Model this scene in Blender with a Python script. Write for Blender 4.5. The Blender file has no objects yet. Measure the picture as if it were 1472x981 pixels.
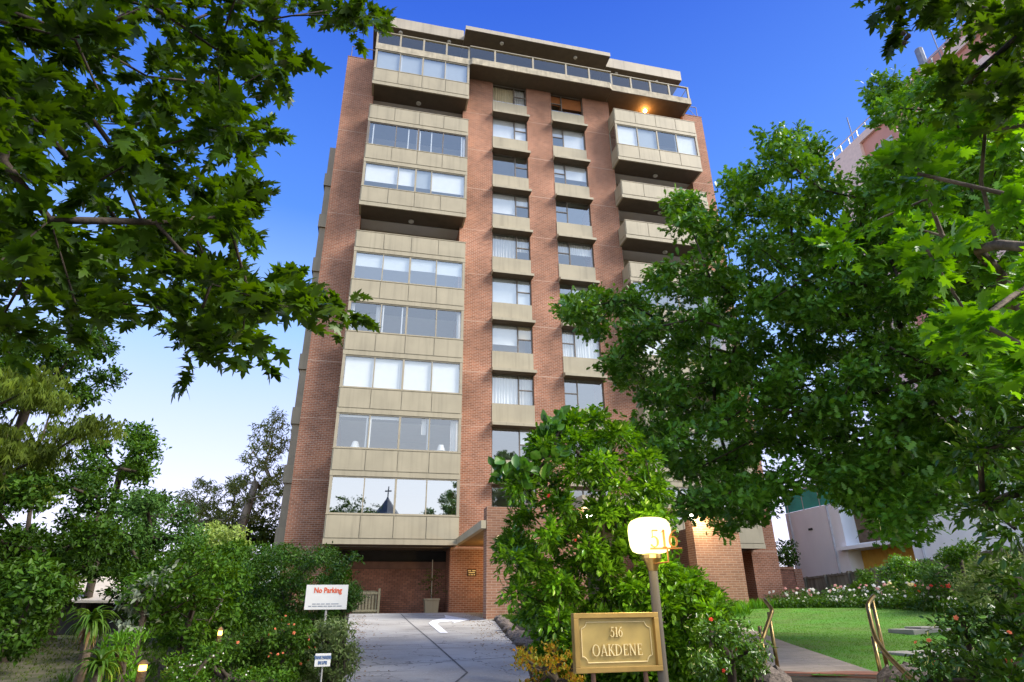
import bpy, math, random
import numpy as np
from mathutils import Vector, Matrix

# ------------------------------------------------------------------ camera, sky, sun, exposure
SC = bpy.context.scene
COL = SC.collection
R_ = math.radians
CAMP = np.array([1.6411, -28.3481, 0.1905])
YAW, PITCH, ROLL, FPX = 0.2322, 0.4125, -0.0116, 882.62


def cam_axes():
    cy, sy, cp, sp = math.cos(YAW), math.sin(YAW), math.cos(PITCH), math.sin(PITCH)
    f = np.array([sy * cp, cy * cp, sp]); r = np.array([cy, -sy, 0.0]); u = np.cross(r, f)
    cr, sr = math.cos(ROLL), math.sin(ROLL)
    return cr * r + sr * u, -sr * r + cr * u, f


AX_R, AX_U, AX_F = cam_axes()
cam = bpy.data.cameras.new('camera'); camo = bpy.data.objects.new('camera', cam); COL.objects.link(camo)
cam.sensor_width = 36; cam.lens = FPX / 1472 * 36; cam.clip_start = 0.05; cam.clip_end = 3000
M = Matrix.Identity(4)
for i in range(3):
    M[i][0], M[i][1], M[i][2], M[i][3] = AX_R[i], AX_U[i], -AX_F[i], CAMP[i]
camo.matrix_world = M
SC.camera = camo

SUN_EL, SUN_AZ = R_(42), R_(118)          # azimuth clockwise from +Y
w = bpy.data.worlds.new('World'); SC.world = w; w.use_nodes = True
nt = w.node_tree; nt.nodes.clear()
sky = nt.nodes.new('ShaderNodeTexSky'); sky.sky_type = 'NISHITA'; sky.sun_disc = False
sky.sun_elevation = SUN_EL; sky.sun_rotation = SUN_AZ; sky.air_density = 1.0; sky.dust_density = 0.6; sky.ozone_density = 3.0
bg = nt.nodes.new('ShaderNodeBackground'); bg.inputs['Strength'].default_value = 0.15
wo = nt.nodes.new('ShaderNodeOutputWorld')
tcw = nt.nodes.new('ShaderNodeTexCoord'); sxw = nt.nodes.new('ShaderNodeSeparateXYZ'); nt.links.new(tcw.outputs['Generated'], sxw.inputs[0])


def sky_ramp(stops):
    r = nt.nodes.new('ShaderNodeValToRGB'); e = r.color_ramp.elements
    while len(e) < len(stops): e.new(.5)
    for k, (p, c) in enumerate(stops): e[k].position = p; e[k].color = (*c, 1)
    nt.links.new(sxw.outputs[2], r.inputs[0]); return r.outputs[0]


front = sky_ramp([(0, (3.7, 3.5, 3.95)), (.12, (3.15, 2.98, 3.95)), (.24, (2.3, 2.55, 3.95)), (.39, (1.21, 1.99, 3.82)), (.56, (0.27, .86, 3.0)), (.79, (0.05, 0.33, 2.2)), (1, (0.05, 0.3, 2.0))])
back = sky_ramp([(0, (5.4, 5.0, 4.8)), (.3, (4.2, 4.6, 5.2)), (.6, (2.6, 3.4, 4.8)), (1, (.5, 1.2, 3.6))])
mrw = nt.nodes.new('ShaderNodeMapRange'); mrw.interpolation_type = 'SMOOTHSTEP'; mrw.inputs[1].default_value = .25; mrw.inputs[2].default_value = -.45; nt.links.new(sxw.outputs[1], mrw.inputs[0])


def wmix(f, a, b_):
    x = nt.nodes.new('ShaderNodeMix'); x.data_type = 'RGBA'
    if isinstance(f, float): x.inputs[0].default_value = f
    else: nt.links.new(f, x.inputs[0])
    nt.links.new(a, x.inputs[6]); nt.links.new(b_, x.inputs[7]); return x.outputs[2]


nt.links.new(wmix(.88, sky.outputs[0], wmix(mrw.outputs[0], front, back)), bg.inputs[0]); nt.links.new(bg.outputs[0], wo.inputs[0])
sl = bpy.data.lights.new('sun', 'SUN'); sl.energy = 3.3; sl.angle = R_(27); sl.color = (1, .93, .83)
so = bpy.data.objects.new('sun', sl); COL.objects.link(so)
sd = Vector((math.sin(SUN_AZ) * math.cos(SUN_EL), math.cos(SUN_AZ) * math.cos(SUN_EL), math.sin(SUN_EL)))
so.rotation_euler = sd.to_track_quat('Z', 'Y').to_euler(); so.location = (-20, -50, 60)
vs = SC.view_settings; vs.view_transform = 'Standard'; vs.look = 'None'; vs.gamma = 1; vs.exposure = 1.27; vs.use_curve_mapping = False
SC.render.engine = 'CYCLES'
SC.cycles.max_bounces = 6; SC.cycles.transparent_max_bounces = 12; SC.cycles.caustics_reflective = False; SC.cycles.caustics_refractive = False

# ------------------------------------------------------------------ helpers
ORG = {}


def sm(a, b, x):
    t = min(1, max(0, (x - a) / (b - a))); return t * t * (3 - 2 * t)


def gz(x, y):
    m = min(0, y + 1.5)
    zl = .1 + .0555 * m
    if y < -28.5: zl = .1 + .0555 * -27
    zr = .1 + .033 * m
    if y < -10: zr = zr
    zr = min(max(zr + .07 * max(0, x - 13) * sm(-2, -8, y), zr), .12)
    k = 1 - sm(-21.85, -22.5, y)
    zr = zl + (zr - zl) * (1 - sm(-21.85, -22.6, y)) if y < -21.8 else zr
    b = sm(5.4, 6.6, x)
    return zl + (zr - zl) * b


def ray(u, v):
    return AX_R * (u - 736) / FPX - AX_U * (v - 490.5) / FPX + AX_F


def on(u, v, d):
    r = ray(u, v); return CAMP + r / math.hypot(r[0], r[1]) * d


def gnd(u, v):
    d = ray(u, v)
    for k in range(100, 6000):
        p = CAMP + d * (k * .02)
        if p[2] <= gz(p[0], p[1]): return p
    return None


def tag(o, label=None, cat=None, group=None, kind=None):
    if label: o['label'] = label
    if cat: o['category'] = cat
    if group: o['group'] = group
    if kind: o['kind'] = kind
    return o


def thing(name, label, cat, loc, group=None):
    o = bpy.data.objects.new(name, None); COL.objects.link(o); o.location = loc
    o.empty_display_size = .1
    ORG[o] = Vector(loc)
    return tag(o, label, cat, group)


def link(name, me, parent, org):
    o = bpy.data.objects.new(name, me); COL.objects.link(o)
    ORG[o] = org
    if parent is not None:
        o.parent = parent
    else:
        o.location = org
    return o


class MB:
    def __init__(s): s.v = []; s.f = []; s.mi = []

    def add(s, vs_, fs, mi=0):
        n = len(s.v); s.v += [tuple(p) for p in vs_]; s.f += [[i + n for i in f] for f in fs]; s.mi += [mi] * len(fs); return s

    def box(s, x0, x1, y0, y1, z0, z1, mi=0):
        return s.add([(x0, y0, z0), (x1, y0, z0), (x1, y1, z0), (x0, y1, z0), (x0, y0, z1), (x1, y0, z1), (x1, y1, z1), (x0, y1, z1)],
                     [(3, 2, 1, 0), (4, 5, 6, 7), (0, 1, 5, 4), (1, 2, 6, 5), (2, 3, 7, 6), (3, 0, 4, 7)], mi)

    def obox(s, p, ax, ay, az, mi=0):   # origin corner p and three edge vectors
        p, ax, ay, az = map(Vector, (p, ax, ay, az))
        return s.add([p, p + ax, p + ax + ay, p + ay, p + az, p + ax + az, p + ax + ay + az, p + ay + az],
                     [(3, 2, 1, 0), (4, 5, 6, 7), (0, 1, 5, 4), (1, 2, 6, 5), (2, 3, 7, 6), (3, 0, 4, 7)], mi)

    def prism(s, poly, z0, z1, mi=0):
        n = len(poly)
        return s.add([(p[0], p[1], z0) for p in poly] + [(p[0], p[1], z1) for p in poly],
                     [list(range(n))[::-1], list(range(n, 2 * n))] + [(i, (i + 1) % n, n + (i + 1) % n, n + i) for i in range(n)], mi)

    def tube(s, pts, rad, sides=8, cap=True, mi=0):
        pts = [Vector(p) for p in pts]
        if not hasattr(rad, '__len__'): rad = [rad] * len(pts)
        vs_ = []; ref = None
        for i, p in enumerate(pts):
            t = (pts[min(i + 1, len(pts) - 1)] - pts[max(i - 1, 0)]).normalized()
            if ref is None: ref = Vector((0, 0, 1)) if abs(t.z) < .9 else Vector((1, 0, 0))
            a = (ref - t * ref.dot(t)).normalized(); b = t.cross(a); ref = a
            for k in range(sides):
                th = 2 * math.pi * k / sides
                vs_.append(p + (a * math.cos(th) + b * math.sin(th)) * rad[i])
        fs = []
        for i in range(len(pts) - 1):
            for k in range(sides):
                k2 = (k + 1) % sides
                fs.append((i * sides + k, i * sides + k2, (i + 1) * sides + k2, (i + 1) * sides + k))
        if cap: fs += [list(range(sides))[::-1], list(range((len(pts) - 1) * sides, len(pts) * sides))]
        return s.add(vs_, fs, mi)

    def lathe(s, prof, c=(0, 0, 0), sides=16, power=2.0, axis=None, mi=0):   # prof (r,z); superellipse section
        vs_ = []
        for r, z in prof:
            for k in range(sides):
                t = 2 * math.pi * k / sides; cx, sx = math.cos(t), math.sin(t)
                q = (abs(cx) ** power + abs(sx) ** power) ** (-1 / power)
                vs_.append((c[0] + r * cx * q, c[1] + r * sx * q, c[2] + z))
        fs = []
        for i in range(len(prof) - 1):
            for k in range(sides):
                k2 = (k + 1) % sides
                fs.append((i * sides + k, i * sides + k2, (i + 1) * sides + k2, (i + 1) * sides + k))
        fs += [list(range(sides))[::-1], list(range((len(prof) - 1) * sides, len(prof) * sides))]
        return s.add(vs_, fs, mi)

    def build(s, name, mat, parent=None, org=None, smooth=False, bevel=0):
        org = ORG[parent] if parent is not None else Vector(org or (0, 0, 0))
        me = bpy.data.meshes.new(name)
        me.from_pydata([(p[0] - org[0], p[1] - org[1], p[2] - org[2]) for p in s.v], [], s.f)
        for m in (mat if isinstance(mat, (list, tuple)) else [mat]): me.materials.append(m)
        if any(s.mi): me.polygons.foreach_set('material_index', s.mi)
        if smooth: me.polygons.foreach_set('use_smooth', [True] * len(s.f))
        me.update()
        o = link(name, me, parent, org)
        if bevel:
            b = o.modifiers.new('bevel', 'BEVEL'); b.width = bevel; b.segments = 2; b.limit_method = 'ANGLE'
        return o


def bx(name, mat, parent, *a, **k):
    return MB().box(*a).build(name, mat, parent, **k)


# ------------------------------------------------------------------ materials
def srgb(r, g, b):
    f = lambda c: (c / 255 / 12.92) if c / 255 <= .04045 else ((c / 255 + .055) / 1.055) ** 2.4
    return (f(r), f(g), f(b))


def newmat(name):
    m = bpy.data.materials.new(name); m.use_nodes = True
    n = m.node_tree; n.nodes.clear(); out = n.nodes.new('ShaderNodeOutputMaterial')
    return m, n, out


def pmat(name, col, rough=.6, metal=0, var=.12, scale=3, bump=0, bscale=40, spec=.4, streak=0, detail=6, var2=None, stain=0):
    m, n, out = newmat(name)
    p = n.nodes.new('ShaderNodeBsdfPrincipled'); L = n.links.new
    p.inputs['Roughness'].default_value = rough; p.inputs['Metallic'].default_value = metal
    p.inputs['Specular IOR Level'].default_value = spec
    tc = n.nodes.new('ShaderNodeTexCoord')
    mp = n.nodes.new('ShaderNodeMapping'); L(tc.outputs['Object'], mp.inputs[0])
    if streak: mp.inputs['Scale'].default_value = (1, 1, streak)
    nz = n.nodes.new('ShaderNodeTexNoise'); nz.inputs['Scale'].default_value = scale; nz.inputs['Detail'].default_value = detail
    L(mp.outputs[0], nz.inputs['Vector'])
    mx = n.nodes.new('ShaderNodeMix'); mx.data_type = 'RGBA'
    lo = var2 or tuple(c * (1 - var * 2) for c in col); hi = tuple(min(1, c * (1 + var)) for c in col)
    mr = n.nodes.new('ShaderNodeMapRange'); mr.inputs[1].default_value = .3; mr.inputs[2].default_value = .7
    L(nz.outputs[0], mr.inputs[0]); L(mr.outputs[0], mx.inputs[0])
    mx.inputs[6].default_value = (*lo, 1); mx.inputs[7].default_value = (*hi, 1)
    col_out = mx.outputs[2]
    if stain:
        g = n.nodes.new('ShaderNodeNewGeometry'); m2 = n.nodes.new('ShaderNodeMapping'); m2.inputs['Scale'].default_value = (5.5, 5.5, .32); L(g.outputs['Position'], m2.inputs[0])
        n3 = n.nodes.new('ShaderNodeTexNoise'); n3.inputs['Scale'].default_value = 1; n3.inputs['Detail'].default_value = 5; L(m2.outputs[0], n3.inputs['Vector'])
        r3 = n.nodes.new('ShaderNodeMapRange'); r3.inputs[1].default_value = .5; r3.inputs[2].default_value = .78; r3.inputs[3].default_value = 1; r3.inputs[4].default_value = 1 - stain; L(n3.outputs[0], r3.inputs[0])
        h3 = n.nodes.new('ShaderNodeHueSaturation'); L(col_out, h3.inputs['Color']); L(r3.outputs[0], h3.inputs['Value']); col_out = h3.outputs[0]
    L(col_out, p.inputs['Base Color'])
    if bump:
        n2 = n.nodes.new('ShaderNodeTexNoise'); n2.inputs['Scale'].default_value = bscale; n2.inputs['Detail'].default_value = 4
        L(tc.outputs['Object'], n2.inputs['Vector'])
        b = n.nodes.new('ShaderNodeBump'); b.inputs['Strength'].default_value = bump; b.inputs['Distance'].default_value = .02
        L(n2.outputs[0], b.inputs['Height']); L(b.outputs[0], p.inputs['Normal'])
    L(p.outputs[0], out.inputs[0])
    return m


def emat(name, col, strength):
    m, n, out = newmat(name)
    e = n.nodes.new('ShaderNodeEmission'); e.inputs[0].default_value = (*col, 1); e.inputs[1].default_value = strength
    n.links.new(e.outputs[0], out.inputs[0]); return m


def brickmat(name, c1, c2, mortar, bw=.24, bh=.086, band=True, ms=.011):
    m, n, out = newmat(name); L = n.links.new
    p = n.nodes.new('ShaderNodeBsdfPrincipled'); p.inputs['Roughness'].default_value = .85; p.inputs['Specular IOR Level'].default_value = .25
    g = n.nodes.new('ShaderNodeNewGeometry')
    sp = n.nodes.new('ShaderNodeSeparateXYZ'); L(g.outputs['Position'], sp.inputs[0])
    sn = n.nodes.new('ShaderNodeSeparateXYZ'); L(g.outputs['True Normal'], sn.inputs[0])
    ab = n.nodes.new('ShaderNodeMath'); ab.operation = 'ABSOLUTE'; L(sn.outputs[0], ab.inputs[0])
    gt = n.nodes.new('ShaderNodeMath'); gt.operation = 'GREATER_THAN'; gt.inputs[1].default_value = .5; L(ab.outputs[0], gt.inputs[0])
    mixx = n.nodes.new('ShaderNodeMix'); L(gt.outputs[0], mixx.inputs[0]); L(sp.outputs[0], mixx.inputs[2]); L(sp.outputs[1], mixx.inputs[3])
    cb = n.nodes.new('ShaderNodeCombineXYZ'); L(mixx.outputs[0], cb.inputs[0]); L(sp.outputs[2], cb.inputs[1])
    br = n.nodes.new('ShaderNodeTexBrick'); L(cb.outputs[0], br.inputs['Vector'])
    br.inputs['Color1'].default_value = (*c1, 1); br.inputs['Color2'].default_value = (*c2, 1); br.inputs['Mortar'].default_value = (*mortar, 1)
    br.inputs['Scale'].default_value = 1; br.inputs['Mortar Size'].default_value = ms; br.inputs['Brick Width'].default_value = bw
    br.inputs['Row Height'].default_value = bh; br.inputs['Mortar Smooth'].default_value = .3; br.inputs['Bias'].default_value = 0
    nz = n.nodes.new('ShaderNodeTexNoise'); nz.inputs['Scale'].default_value = .45; nz.inputs['Detail'].default_value = 7; L(g.outputs['Position'], nz.inputs['Vector'])
    mr = n.nodes.new('ShaderNodeMapRange'); mr.inputs[1].default_value = .3; mr.inputs[2].default_value = .72; mr.inputs[3].default_value = .66; mr.inputs[4].default_value = 1.25
    L(nz.outputs[0], mr.inputs[0])
    n2 = n.nodes.new('ShaderNodeTexNoise'); n2.inputs['Scale'].default_value = 9; n2.inputs['Detail'].default_value = 3; L(g.outputs['Position'], n2.inputs['Vector'])
    mr2 = n.nodes.new('ShaderNodeMapRange'); mr2.inputs[3].default_value = .82; mr2.inputs[4].default_value = 1.18; L(n2.outputs[0], mr2.inputs[0])
    mm = n.nodes.new('ShaderNodeMath'); mm.operation = 'MULTIPLY'; L(mr.outputs[0], mm.inputs[0]); L(mr2.outputs[0], mm.inputs[1])
    hv = n.nodes.new('ShaderNodeHueSaturation'); L(br.outputs[0], hv.inputs['Color']); L(mm.outputs[0], hv.inputs['Value'])
    last = hv.outputs[0]
    if band:   # pale expansion joint at every floor line
        a = n.nodes.new('ShaderNodeMath'); a.operation = 'SUBTRACT'; a.inputs[1].default_value = 2.78; L(sp.outputs[2], a.inputs[0])
        mo = n.nodes.new('ShaderNodeMath'); mo.operation = 'FLOORED_MODULO'; mo.inputs[1].default_value = 2.9; L(a.outputs[0], mo.inputs[0])
        lt = n.nodes.new('ShaderNodeMath'); lt.operation = 'LESS_THAN'; lt.inputs[1].default_value = .035; L(mo.outputs[0], lt.inputs[0])
        ml = n.nodes.new('ShaderNodeMath'); ml.operation = 'MULTIPLY'; ml.inputs[1].default_value = .6; L(lt.outputs[0], ml.inputs[0])
        mx = n.nodes.new('ShaderNodeMix'); mx.data_type = 'RGBA'; L(ml.outputs[0], mx.inputs[0]); L(last, mx.inputs[6]); mx.inputs[7].default_value = (*[min(1, c * 1.25) for c in mortar], 1)
        last = mx.outputs[2]
    L(last, p.inputs['Base Color'])
    b = n.nodes.new('ShaderNodeBump'); b.inputs['Strength'].default_value = .5; b.inputs['Distance'].default_value = .008; b.invert = True
    L(br.outputs['Fac'], b.inputs['Height']); L(b.outputs[0], p.inputs['Normal'])
    L(p.outputs[0], out.inputs[0]); return m


def glassmat(name, refl=.12, tint=(.88, .92, .93), rough=.01):
    m, n, out = newmat(name); L = n.links.new
    t = n.nodes.new('ShaderNodeBsdfTransparent'); t.inputs[0].default_value = (*tint, 1)
    g = n.nodes.new('ShaderNodeBsdfGlossy'); g.inputs['Roughness'].default_value = rough; g.inputs['Color'].default_value = (.95, .98, 1, 1)
    lw = n.nodes.new('ShaderNodeLayerWeight'); lw.inputs[0].default_value = .5
    fr = n.nodes.new('ShaderNodeMath'); fr.operation = 'POWER'; fr.inputs[1].default_value = 4; L(lw.outputs['Facing'], fr.inputs[0])
    nz = n.nodes.new('ShaderNodeTexNoise'); nz.inputs['Scale'].default_value = .9
    tc = n.nodes.new('ShaderNodeTexCoord'); L(tc.outputs['Object'], nz.inputs['Vector'])
    b = n.nodes.new('ShaderNodeBump'); b.inputs['Strength'].default_value = .04; b.inputs['Distance'].default_value = .02; L(nz.outputs[0], b.inputs['Height']); L(b.outputs[0], g.inputs['Normal'])
    ad = n.nodes.new('ShaderNodeMath'); ad.operation = 'ADD'; ad.inputs[1].default_value = refl; ad.use_clamp = True; L(fr.outputs[0], ad.inputs[0])
    mx = n.nodes.new('ShaderNodeMixShader'); L(ad.outputs[0], mx.inputs[0]); L(t.outputs[0], mx.inputs[1]); L(g.outputs[0], mx.inputs[2])
    L(mx.outputs[0], out.inputs[0]); return m


def leafmat(name, c1, c2, rough=.4, trans=.3, cvar=.35, nscale=1.2, tcol=None):
    m, n, out = newmat(name); L = n.links.new
    g = n.nodes.new('ShaderNodeNewGeometry')
    mx = n.nodes.new('ShaderNodeMix'); mx.data_type = 'RGBA'; L(g.outputs['Random Per Island'], mx.inputs[0])
    mx.inputs[6].default_value = (*c1, 1); mx.inputs[7].default_value = (*c2, 1)
    nz = n.nodes.new('ShaderNodeTexNoise'); nz.inputs['Scale'].default_value = nscale; nz.inputs['Detail'].default_value = 2; L(g.outputs['Position'], nz.inputs['Vector'])
    mr = n.nodes.new('ShaderNodeMapRange'); mr.inputs[1].default_value = .3; mr.inputs[2].default_value = .7; mr.inputs[3].default_value = 1 - cvar; mr.inputs[4].default_value = 1 + cvar; L(nz.outputs[0], mr.inputs[0])
    hv = n.nodes.new('ShaderNodeHueSaturation'); L(mx.outputs[2], hv.inputs['Color']); L(mr.outputs[0], hv.inputs['Value'])
    p = n.nodes.new('ShaderNodeBsdfPrincipled'); p.inputs['Roughness'].default_value = rough; p.inputs['Specular IOR Level'].default_value = .45 if rough < .3 else (.28 if rough < .4 else .12)
    L(hv.outputs[0], p.inputs['Base Color'])
    t = n.nodes.new('ShaderNodeBsdfTranslucent')
    h2 = n.nodes.new('ShaderNodeHueSaturation'); L(hv.outputs[0], h2.inputs['Color']); h2.inputs['Hue'].default_value = .485; h2.inputs['Saturation'].default_value = 1.1; h2.inputs['Value'].default_value = 1.7
    L(h2.outputs[0], t.inputs[0])
    ms = n.nodes.new('ShaderNodeMixShader'); ms.inputs[0].default_value = trans; L(p.outputs[0], ms.inputs[1]); L(t.outputs[0], ms.inputs[2])
    L(ms.outputs[0], out.inputs[0]); return m


BRICK = brickmat('red_brick', (.385, .160, .088), (.265, .108, .060), (.46, .335, .255))
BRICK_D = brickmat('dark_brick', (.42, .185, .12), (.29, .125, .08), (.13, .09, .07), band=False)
BRICK_P = brickmat('porch_brick', (.30, .15, .09), (.24, .115, .07), (.36, .25, .18), bw=.33, band=False)
PANEL = pmat('beige_panel', (.37, .322, .222), .55, var=.06, scale=.9, bump=.05, stain=.22)
FRAMEB = pmat('beige_frame', (.34, .295, .21), .55, var=.06)
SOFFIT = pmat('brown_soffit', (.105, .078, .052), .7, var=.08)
CONC = pmat('stained_concrete', (.44, .385, .28), .8, var=.16, scale=2.5, bump=.25, bscale=60, stain=.4)
ROOFB = pmat('roof_fascia_paint', (.40, .35, .27), .6, var=.06, scale=1, stain=.2)
ALU = pmat('aluminium', (.55, .53, .50), .4, .3, var=.05)
BROWNF = pmat('bronze_window_frame', (.17, .14, .11), .45, var=.05)
WHITEF = pmat('white_frame', (.75, .75, .73), .4, var=.03)
GLASS = glassmat('window_glass', .22, (.95, .97, .97))
GLASSR = glassmat('reflective_window_glass', .5, (.5, .6, .62))
GLASSM = glassmat('mid_window_glass', .3)
GLASSC = glassmat('balustrade_glass', .10, (.8, .85, .88))
BLIND = pmat('white_blind', (.88, .88, .86), .8, var=.02)
SHEER = pmat('pale_curtain', (.72, .70, .66), .9, var=.12, scale=1.0)
GREYB = pmat('grey_blind', (.40, .44, .47), .8, var=.02)
ORANGE = pmat('orange_curtain', (.62, .21, .06), .8, var=.06)
CREAM = pmat('cream_blind', (.80, .66, .42), .8, var=.03)
ROOM = pmat('room_plaster', (.66, .63, .58), .9, var=.02)
FLOORC = pmat('floor_slab_paint', (.62, .61, .59), .9, var=.02)
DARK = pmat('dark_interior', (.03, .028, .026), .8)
GOLD = pmat('brass', (.63, .42, .15), .28, .9, var=.12, scale=12)
GOLDP = pmat('gold_paint', (.55, .38, .13), .45, .3, var=.05)
GOLDL = pmat('gold_lettering', (.88, .72, .38), .4, .1, var=.03)
WHITEP = pmat('white_paint', (.78, .78, .76), .6, var=.04)
BULB = emat('lamp_glow', (1, .80, .42), 14)
DIFF = pmat('lamp_diffuser', (.55, .53, .48), .5, var=.03)

# curtain with folds: sine surface
def drape(x0, x1, y, z0, z1, amp=.04, n=None):
    n = n or int((x1 - x0) / .045); b = MB(); vs_ = []; fs = []
    for i in range(n + 1):
        x = x0 + (x1 - x0) * i / n; yy = y + amp * math.sin(x * 38 + 1.3 * math.sin(x * 7))
        vs_ += [(x, yy, z0), (x, yy, z1)]
    for i in range(n): fs.append((2 * i, 2 * i + 2, 2 * i + 3, 2 * i + 1))
    return b.add(vs_, fs)


def text_mesh(body, size, ext=.002, off=0.0, align='CENTER'):
    c = bpy.data.curves.new('text', 'FONT'); c.body = body; c.size = size; c.extrude = ext; c.offset = off; c.align_x = align; c.resolution_u = 3
    o = bpy.data.objects.new('text', c); COL.objects.link(o)
    me = bpy.data.meshes.new_from_object(o.evaluated_get(bpy.context.evaluated_depsgraph_get()))
    bpy.data.objects.remove(o); bpy.data.curves.remove(c)
    return me


def put_text(name, body, size, mat, parent, p, ax, ay, sx=1.0, ext=.002, off=0.0):
    """text with baseline centre p (world), ax along the line, ay up"""
    me = text_mesh(body, size, ext, off); ax = Vector(ax).normalized(); ay = Vector(ay).normalized(); az = ax.cross(ay)
    org = ORG[parent]
    for v in me.vertices:
        q = Vector(p) + ax * v.co.x * sx + ay * v.co.y + az * v.co.z - org
        v.co = q
    me.materials.clear(); me.materials.append(mat)
    return link(name, me, parent, org)


# serif lettering drawn as strokes; returns list of flat quads / strips in unit height
def arc(cx, cy, rx, ry, a0, a1, w0, w1, n=14):
    out = []
    for i in range(n + 1):
        t = math.radians(a0 + (a1 - a0) * i / n); k = abs(math.cos(t)); ww = w0 + (w1 - w0) * k
        out.append(((cx + rx * math.cos(t), cy + ry * math.sin(t)), (cx + (rx - ww) * math.cos(t), cy + (ry - min(ww, w0 * 1.1)) * math.sin(t))))
    return out


def bar(x0, y0, x1, y1, w_):
    d = math.hypot(x1 - x0, y1 - y0); nx, ny = -(y1 - y0) / d * w_ / 2, (x1 - x0) / d * w_ / 2
    return [((x0 + nx, y0 + ny), (x0 - nx, y0 - ny)), ((x1 + nx, y1 + ny), (x1 - nx, y1 - ny))]


TN, TK, SF = .06, .13, .045
def serif(x, y, w_=.22): return bar(x - w_ / 2, y, x + w_ / 2, y, SF)
GLY = {
    'O': (.92, [arc(.44, .5, .41, .52, 0, 360, TN, TK, 28)]),
    'A': (.84, [bar(.12, 0, .40, 1, TN), bar(.40, 1, .70, 0, TK), bar(.2, .33, .58, .33, SF), serif(.12, .02), serif(.70, .02, .26)]),
    'K': (.80, [bar(.17, 0, .17, 1, TK), bar(.2, .40, .62, 1, TN), bar(.34, .55, .68, 0, TK), serif(.17, .02, .28), serif(.17, .98, .28), serif(.62, .98), serif(.68, .02)]),
    'D': (.90, [bar(.17, 0, .17, 1, TK), arc(.2, .5, .6, .5, -90, 90, TN, TK, 18), serif(.14, .02, .24), serif(.14, .98, .24)]),
    'E': (.70, [bar(.17, 0, .17, 1, TK), bar(.08, .975, .60, .975, SF), bar(.08, .025, .62, .025, SF), bar(.17, .52, .46, .52, SF), bar(.59, .82, .59, .99, SF), bar(.61, .01, .61, .2, SF), bar(.46, .44, .46, .6, SF)]),
    'N': (.92, [bar(.16, 0, .16, 1, TN), bar(.16, 1, .70, 0, TK), bar(.70, 0, .70, 1, TN), serif(.16, .02), serif(.12, .98), serif(.70, .98)]),
    '5': (.62, [bar(.16, .96, .50, .96, .08), bar(.17, .58, .17, .98, SF), arc(.24, .32, .28, .32, -150, 125, TN, TK, 18)]),
    '1': (.42, [bar(.22, 0, .22, 1, TK), serif(.22, .02, .28), bar(.06, .84, .22, .96, SF)]),
    '6': (.66, [arc(.33, .32, .27, .32, 0, 360, TN, TK, 22), arc(.60, .34, .54, .66, 95, 180, TN, TK, 10)]),
}


def serif_text(name, body, h, mat, parent, p, ax, ay, depth=.012, sx=1.0):
    ax = Vector(ax).normalized(); ay = Vector(ay).normalized(); az = ax.cross(ay); tot = sum(GLY[c][0] for c in body) * h * sx
    x = -tot / 2; b = MB(); k = 0
    for c in body:
        wd, strokes = GLY[c]
        for st in strokes:
            k += 1; dz = depth + .0006 * (k % 7)
            vs_ = []
            for (a0, a1), (b0, b1) in st:
                for q in ((a0, a1), (b0, b1)):
                    base = Vector(p) + ax * (x + q[0] * h * sx) + ay * q[1] * h
                    vs_ += [base, base + az * dz]
            m = len(st); fs = []
            for i in range(m - 1):
                o = 4 * i
                fs += [(o + 1, o + 3, o + 7, o + 5), (o, o + 4, o + 6, o + 2), (o, o + 1, o + 5, o + 4), (o + 2, o + 6, o + 7, o + 3)]
            fs += [(0, 2, 3, 1), (4 * m - 4, 4 * m - 3, 4 * m - 1, 4 * m - 2)]
            b.add(vs_, fs)
        x += wd * h * sx
    return b.build(name, mat, parent)

# ------------------------------------------------------------------ the ground
def axis(parts):
    out = []
    for a, b, s in parts: out += list(np.arange(a, b, s))
    return out + [parts[-1][1]]


def sheet(name, xs, ys, mat, dz=0.0, inside=None):
    b = MB(); idx = {}
    for j, y in enumerate(ys):
        for i, x in enumerate(xs):
            idx[i, j] = len(b.v); b.v.append((x, y, gz(x, y) + dz))
    for j in range(len(ys) - 1):
        for i in range(len(xs) - 1):
            b.f.append((idx[i, j], idx[i + 1, j], idx[i + 1, j + 1], idx[i, j + 1])); b.mi.append(0)
    o = b.build(name, mat, smooth=True); o['kind'] = 'structure'; return o


SOIL = pmat('dark_mulch', (.050, .040, .026), .95, var=.4, scale=5, bump=.9, bscale=30)
sheet('ground', axis([(-600, -60, 60), (-60, -12, 6), (-12, 30, .6), (30, 60, 6), (60, 600, 60)]),
      axis([(-600, -60, 60), (-60, -30, 5), (-30, 0, .4), (0, 40, 5), (40, 900, 80)]), SOIL, -.02)


def strip(name, left, right, mat, dz, n=60, m=8, thick=0):
    """surface between two polylines (same number of points) draped on the terrain"""
    def samp(pl, t):
        k = min(int(t * (len(pl) - 1)), len(pl) - 2); f = t * (len(pl) - 1) - k
        return (pl[k][0] * (1 - f) + pl[k + 1][0] * f, pl[k][1] * (1 - f) + pl[k + 1][1] * f)
    b = MB()
    for i in range(n + 1):
        a, c = samp(left, i / n), samp(right, i / n)
        for j in range(m + 1):
            x = a[0] + (c[0] - a[0]) * j / m; y = a[1] + (c[1] - a[1]) * j / m
            b.v.append((x, y, gz(x, y) + dz))
    for i in range(n):
        for j in range(m):
            q = i * (m + 1) + j; b.f.append((q, q + 1, q + m + 2, q + m + 1)); b.mi.append(0)
    o = b.build(name, mat, smooth=True); o['kind'] = 'structure'; return o


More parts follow.
